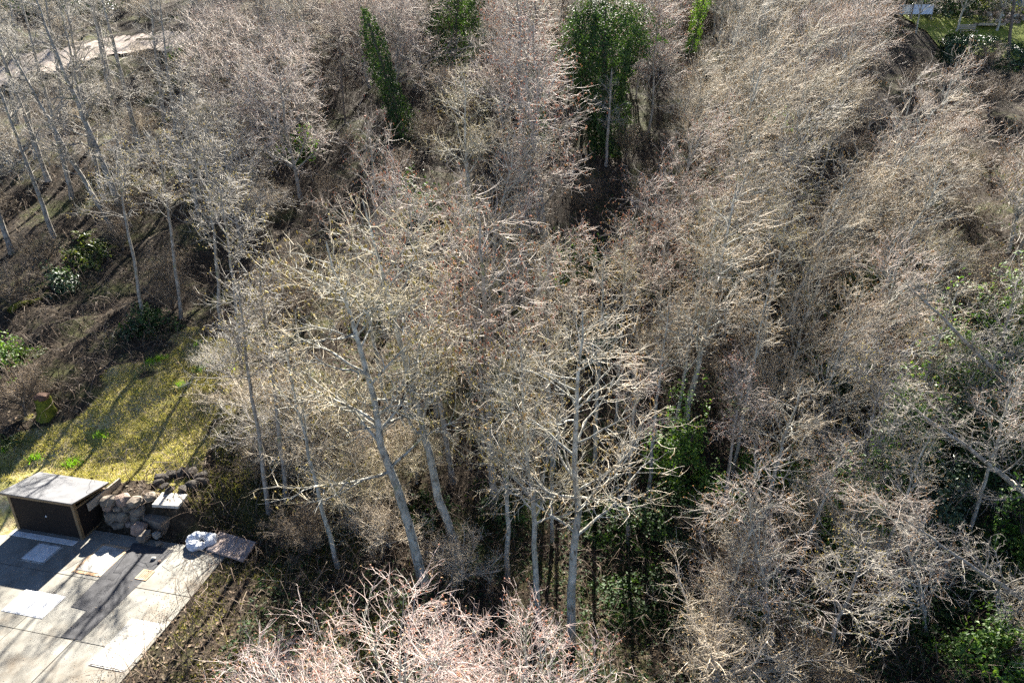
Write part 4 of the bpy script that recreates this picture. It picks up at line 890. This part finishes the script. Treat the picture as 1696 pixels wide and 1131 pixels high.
mound((1570, 28), 4.0, 2.0, 3.6, 5000, .25, 'evergreen', 'dark evergreen behind the blue panels, top right', 'tree', 'evergreen_tree')
mound((1500, 10), 1.6, 1.4, 2.6, 1800, .25, 'evergreen', 'small dark evergreen cut by the top edge', 'tree', 'evergreen_tree')
mound((1640, 14), 3.0, 2.0, 3.0, 3000, .25, 'fern', 'olive shrubs behind the garden rubble', 'shrub', 'garden_shrub')
for k, (px, sx) in enumerate((((1492, 34), 0.85), ((1525, 34), 0.95))):
    Bq = hit(*px); o = empty('blue_screen', tuple(Bq), ('pale panel at the garden edge, left of the pair', 'bluer panel at the garden edge, right of the pair')[k], 'panel', 'blue panels at the garden edge')
    BM().box(-sx, sx, -.05, .0, .5, 1.35).build('panel', M['blue_panel'] if k else M['white_panel'], o, .01)
    for s_ in (-1, 1): BM().box(s_ * sx - .05, s_ * sx + .05, .002, .09, -.2, 1.3).build('post', M['timber'], o)
Bq = hit(1604, 62); o = empty('garden_bench', tuple(Bq + np.array([0, .4, .12])), 'weathered wooden bench on the sunny lawn', 'bench')
for k in range(3): BM().box(-.9, .9, -.3 + k * .2, -.13 + k * .2, .42, .46).build('seat_slat', M['timber'], o)
for k in range(3): BM().box(-.9, .9, .31, .34, .55 + k * .15, .67 + k * .15).build('back_slat', M['timber'], o)
for sx in (-.8, .74):
    BM().box(sx, sx + .06, -.28, -.22, 0, .418).build('leg', M['timber'], o); BM().box(sx, sx + .06, .342, .4, 0, 1.0).build('leg', M['timber'], o)
Bq = hit(1636, 46); o = empty('timber_stack', tuple(Bq + np.array([0, 0, .14])), 'stacked planks beside the bench on the lawn', 'planks')
for k in range(8): BM().box(-1.3 + .1 * (k % 3), 1.3 + .13 * (k % 2), -.5 + .26 * (k % 4), -.27 + .26 * (k % 4), .02 + .12 * (k // 4) , .12 + .12 * (k // 4)).build('plank', M['timber'], o)
Bq = hit(1662, 40); o = empty('rubble_heap', tuple(Bq), 'pale heap of rocks at the back of the lawn', 'rocks')
rg = np.random.default_rng(9)
for k in range(26): rock('stone', (rg.uniform(-1.5, 1.9), rg.uniform(-.7, .7), rg.uniform(.1, .9)), (rg.uniform(.4, .8),) * 3, M[('stone', 'concrete_pale', 'stone_pink')[k % 3]], o, k, k)
Bq = hit(1706, 30); o = empty('blue_house', tuple(Bq + np.array([0.9, 1, 0])), 'blue clad house corner with white trim at the right edge', 'house')
for k in range(14): BM().box(0, 7, .0, 5, -.6 + k * .3, -.6 + k * .3 + .29).build('siding_board', M['blue_paint'], o) if k else BM().box(0, 7, .0, 5, -1.4, -.31).build('foundation', M['concrete'], o)
BM().box(-.05, .1, -.04, -.002, -.6, 3.6).build('corner_trim', M['white_paint'], o); BM().box(.105, 6.9, -.04, -.002, .5, .68).build('sill_trim', M['white_paint'], o)
BM().hexa([(-.5, -.6, 3.61), (7.5, -.6, 3.61), (7.5, 5.6, 3.61), (-.5, 5.6, 3.61)], [(-.5, 2.4, 5.2), (7.5, 2.4, 5.2), (7.5, 2.6, 5.2), (-.5, 2.6, 5.2)]).build('roof', M['felt'], o)

# ------------------------------------------------------------------ ground cover (uncountable)
def scatter_pts(n, seed, power=1.0, ymax=85):
    g = np.random.default_rng(seed); y = 12 + (ymax - 12) * g.random(n) ** power; x = g.uniform(-0.82, 0.86, n) * (y + 3)
    return np.stack([x, y, height(x, y)], -1), g
def in_yard(P):
    s, t = xy2st(P[:, 0], P[:, 1]); return (s < 5.1) & (t < 1.25)
P, g = scatter_pts(46000, 101, 1.7); P = P[~in_yard(P) & ~on_road(P)]; P = P[~in_sward(P) | (g.random(len(P)) < .15)]
Nn = np.array([0, 0, 1.0]) + .5 * g.normal(size=(len(P), 3)); P[:, 2] += .03
lo = link('leaf_litter', npmesh('leaf_litter', *leaves(P, Nn, g.uniform(.07, .16, len(P)), g), False), M['litter']); lo['kind'] = 'stuff'; tag(lo, 'brown fallen leaves strewn over the woodland floor', 'leaf litter')
# a dusting of leaves and grit on the yard edge
n = 900; s = 5.0 - np.abs(g.normal(size=n)) * 0.55; t = g.uniform(-8, .4, n); q = PO + s[:, None] * E1 + t[:, None] * E2
q2 = PO + g.uniform(0.1, 4.6, 700)[:, None] * E1 + (0.9 - np.abs(g.normal(size=700)) * .35)[:, None] * E2; q = np.concatenate([q, q2])
q3 = PO + g.uniform(-3, 4.6, 160)[:, None] * E1 + g.uniform(-7, 0, 160)[:, None] * E2; q = np.concatenate([q, q3])
C = np.concatenate([q, np.full((len(q), 1), .028)], 1)
yo = link('yard_litter', npmesh('yard_litter', *leaves(C, np.array([0, 0, 1.0]) + .25 * g.normal(size=(len(q), 3)), g.uniform(.015, .05, len(q)), g), False), M['litter']); yo['kind'] = 'stuff'; tag(yo, 'small leaves and grit along the yard edges', 'leaf litter')

def blades(P, h, w, g, lean=.5):
    n = len(P); d = g.normal(size=(n, 3)) * lean; d[:, 2] = 1; d = unit(d); a = g.uniform(0, 6.28, n); sd_ = np.stack([np.cos(a), np.sin(a), 0 * a], -1) * w
    V = np.stack([P - sd_, P + sd_, P + d * h[:, None]], 1).reshape(-1, 3); return V, np.arange(3 * n).reshape(-1, 3)
g = np.random.default_rng(303); x = g.uniform(-26, -8, 260000); y = g.uniform(17, 33, 260000); P = np.stack([x, y, height(x, y)], -1); P = P[in_sward(P) & ~in_yard(P)]
keep = (wob(P[:, 0], P[:, 1], 1.3) + g.normal(size=len(P)) * 0.8) > -1.2; P = P[keep][:70000]
go = link('bank_grass', npmesh('bank_grass', *blades(P, g.uniform(.05, .15, len(P)), .012, g, .8), False), M['grass']); go['kind'] = 'stuff'; tag(go, 'yellowish mossy grass on the sunlit bank above the shelter', 'grass')
# greener tufts and the verge by the yard
xs_ = g.uniform(-9.8, -3, 40000); ys_ = g.uniform(11, 20, 40000); P = np.stack([xs_, ys_, height(xs_, ys_)], -1); s, t = xy2st(xs_, ys_); P = P[(s > 5.15)]; P = P[(wob(P[:, 0], P[:, 1], .9) + g.normal(size=len(P)) * .7) > -.2][:18000]
x2 = g.uniform(-14, -5, 60000); y2 = g.uniform(17.5, 28, 60000); P2 = np.stack([x2, y2, height(x2, y2)], -1); qx, qy = project(P2)
P2 = P2[inpoly(qx, qy, [(300, 800), (350, 770), (390, 650), (470, 640), (480, 900), (425, 895), (330, 870)]) & ~in_yard(P2)]; P2 = P2[(wob(P2[:, 0], P2[:, 1], 1.4) + g.normal(size=len(P2)) * .8) > -.4][:16000]; P = np.concatenate([P, P2])
vo = link('verge_grass', npmesh('verge_grass', *blades(P, g.uniform(.06, .18, len(P)), .014, g, .7), False), M['verge']); vo['kind'] = 'stuff'; tag(vo, 'dark green verge grass right of the yard', 'grass')
tf = []
for px in ((250, 600), (265, 595), (330, 570), (375, 612), (350, 600), (168, 722), (115, 770), (128, 768), (5, 745), (300, 640), (330, 612), (60, 760)):
    c = hit(*px); m = 90; tf.append(c + np.concatenate([g.normal(size=(m, 2)) * .14, np.zeros((m, 1))], 1))
P = np.concatenate(tf); to = link('bulb_tufts', npmesh('bulb_tufts', *blades(P, g.uniform(.12, .28, len(P)), .016, g, .5), False), M['grass_green']); to['kind'] = 'stuff'; tag(to, 'bright green tufts dotted over the grass bank', 'grass')

# arching brush stems under the trees
P, g = scatter_pts(24000, 202, 1.1, 88); bx, by = project(P); thin = (in_sward(P) & (bx < 290)) | (inpoly(bx, by, CLEAR) & (g.random(len(P)) < .1)); P = P[~thin & ~in_yard(P) & ~on_road(P)]
n = len(P); k = 6; a = g.uniform(0, 6.28, n); L = g.uniform(.5, 1.9, n); hh = g.uniform(.25, .95, n); tq = np.linspace(0, 1, k)
Q = np.zeros((n, k, 3)); Q[:, :, 0] = P[:, None, 0] + np.cos(a)[:, None] * L[:, None] * tq; Q[:, :, 1] = P[:, None, 1] + np.sin(a)[:, None] * L[:, None] * tq
Q[:, :, 2] = P[:, None, 2] + (hh[:, None] * 4 * tq * (1.05 - tq)) ; Q[:, 1:] += .07 * g.normal(size=(n, k - 1, 3))
bo = link('bramble_brush', npmesh('bramble_brush', *tube(Q, (g.uniform(.005, .011, n)[:, None] * np.linspace(1, .5, k)[None]), 3)), M['bramble']); bo['kind'] = 'stuff'; tag(bo, 'tangle of bare arching bramble stems on the woodland floor', 'brush')
# ivy carpet on the shaded floor to the right
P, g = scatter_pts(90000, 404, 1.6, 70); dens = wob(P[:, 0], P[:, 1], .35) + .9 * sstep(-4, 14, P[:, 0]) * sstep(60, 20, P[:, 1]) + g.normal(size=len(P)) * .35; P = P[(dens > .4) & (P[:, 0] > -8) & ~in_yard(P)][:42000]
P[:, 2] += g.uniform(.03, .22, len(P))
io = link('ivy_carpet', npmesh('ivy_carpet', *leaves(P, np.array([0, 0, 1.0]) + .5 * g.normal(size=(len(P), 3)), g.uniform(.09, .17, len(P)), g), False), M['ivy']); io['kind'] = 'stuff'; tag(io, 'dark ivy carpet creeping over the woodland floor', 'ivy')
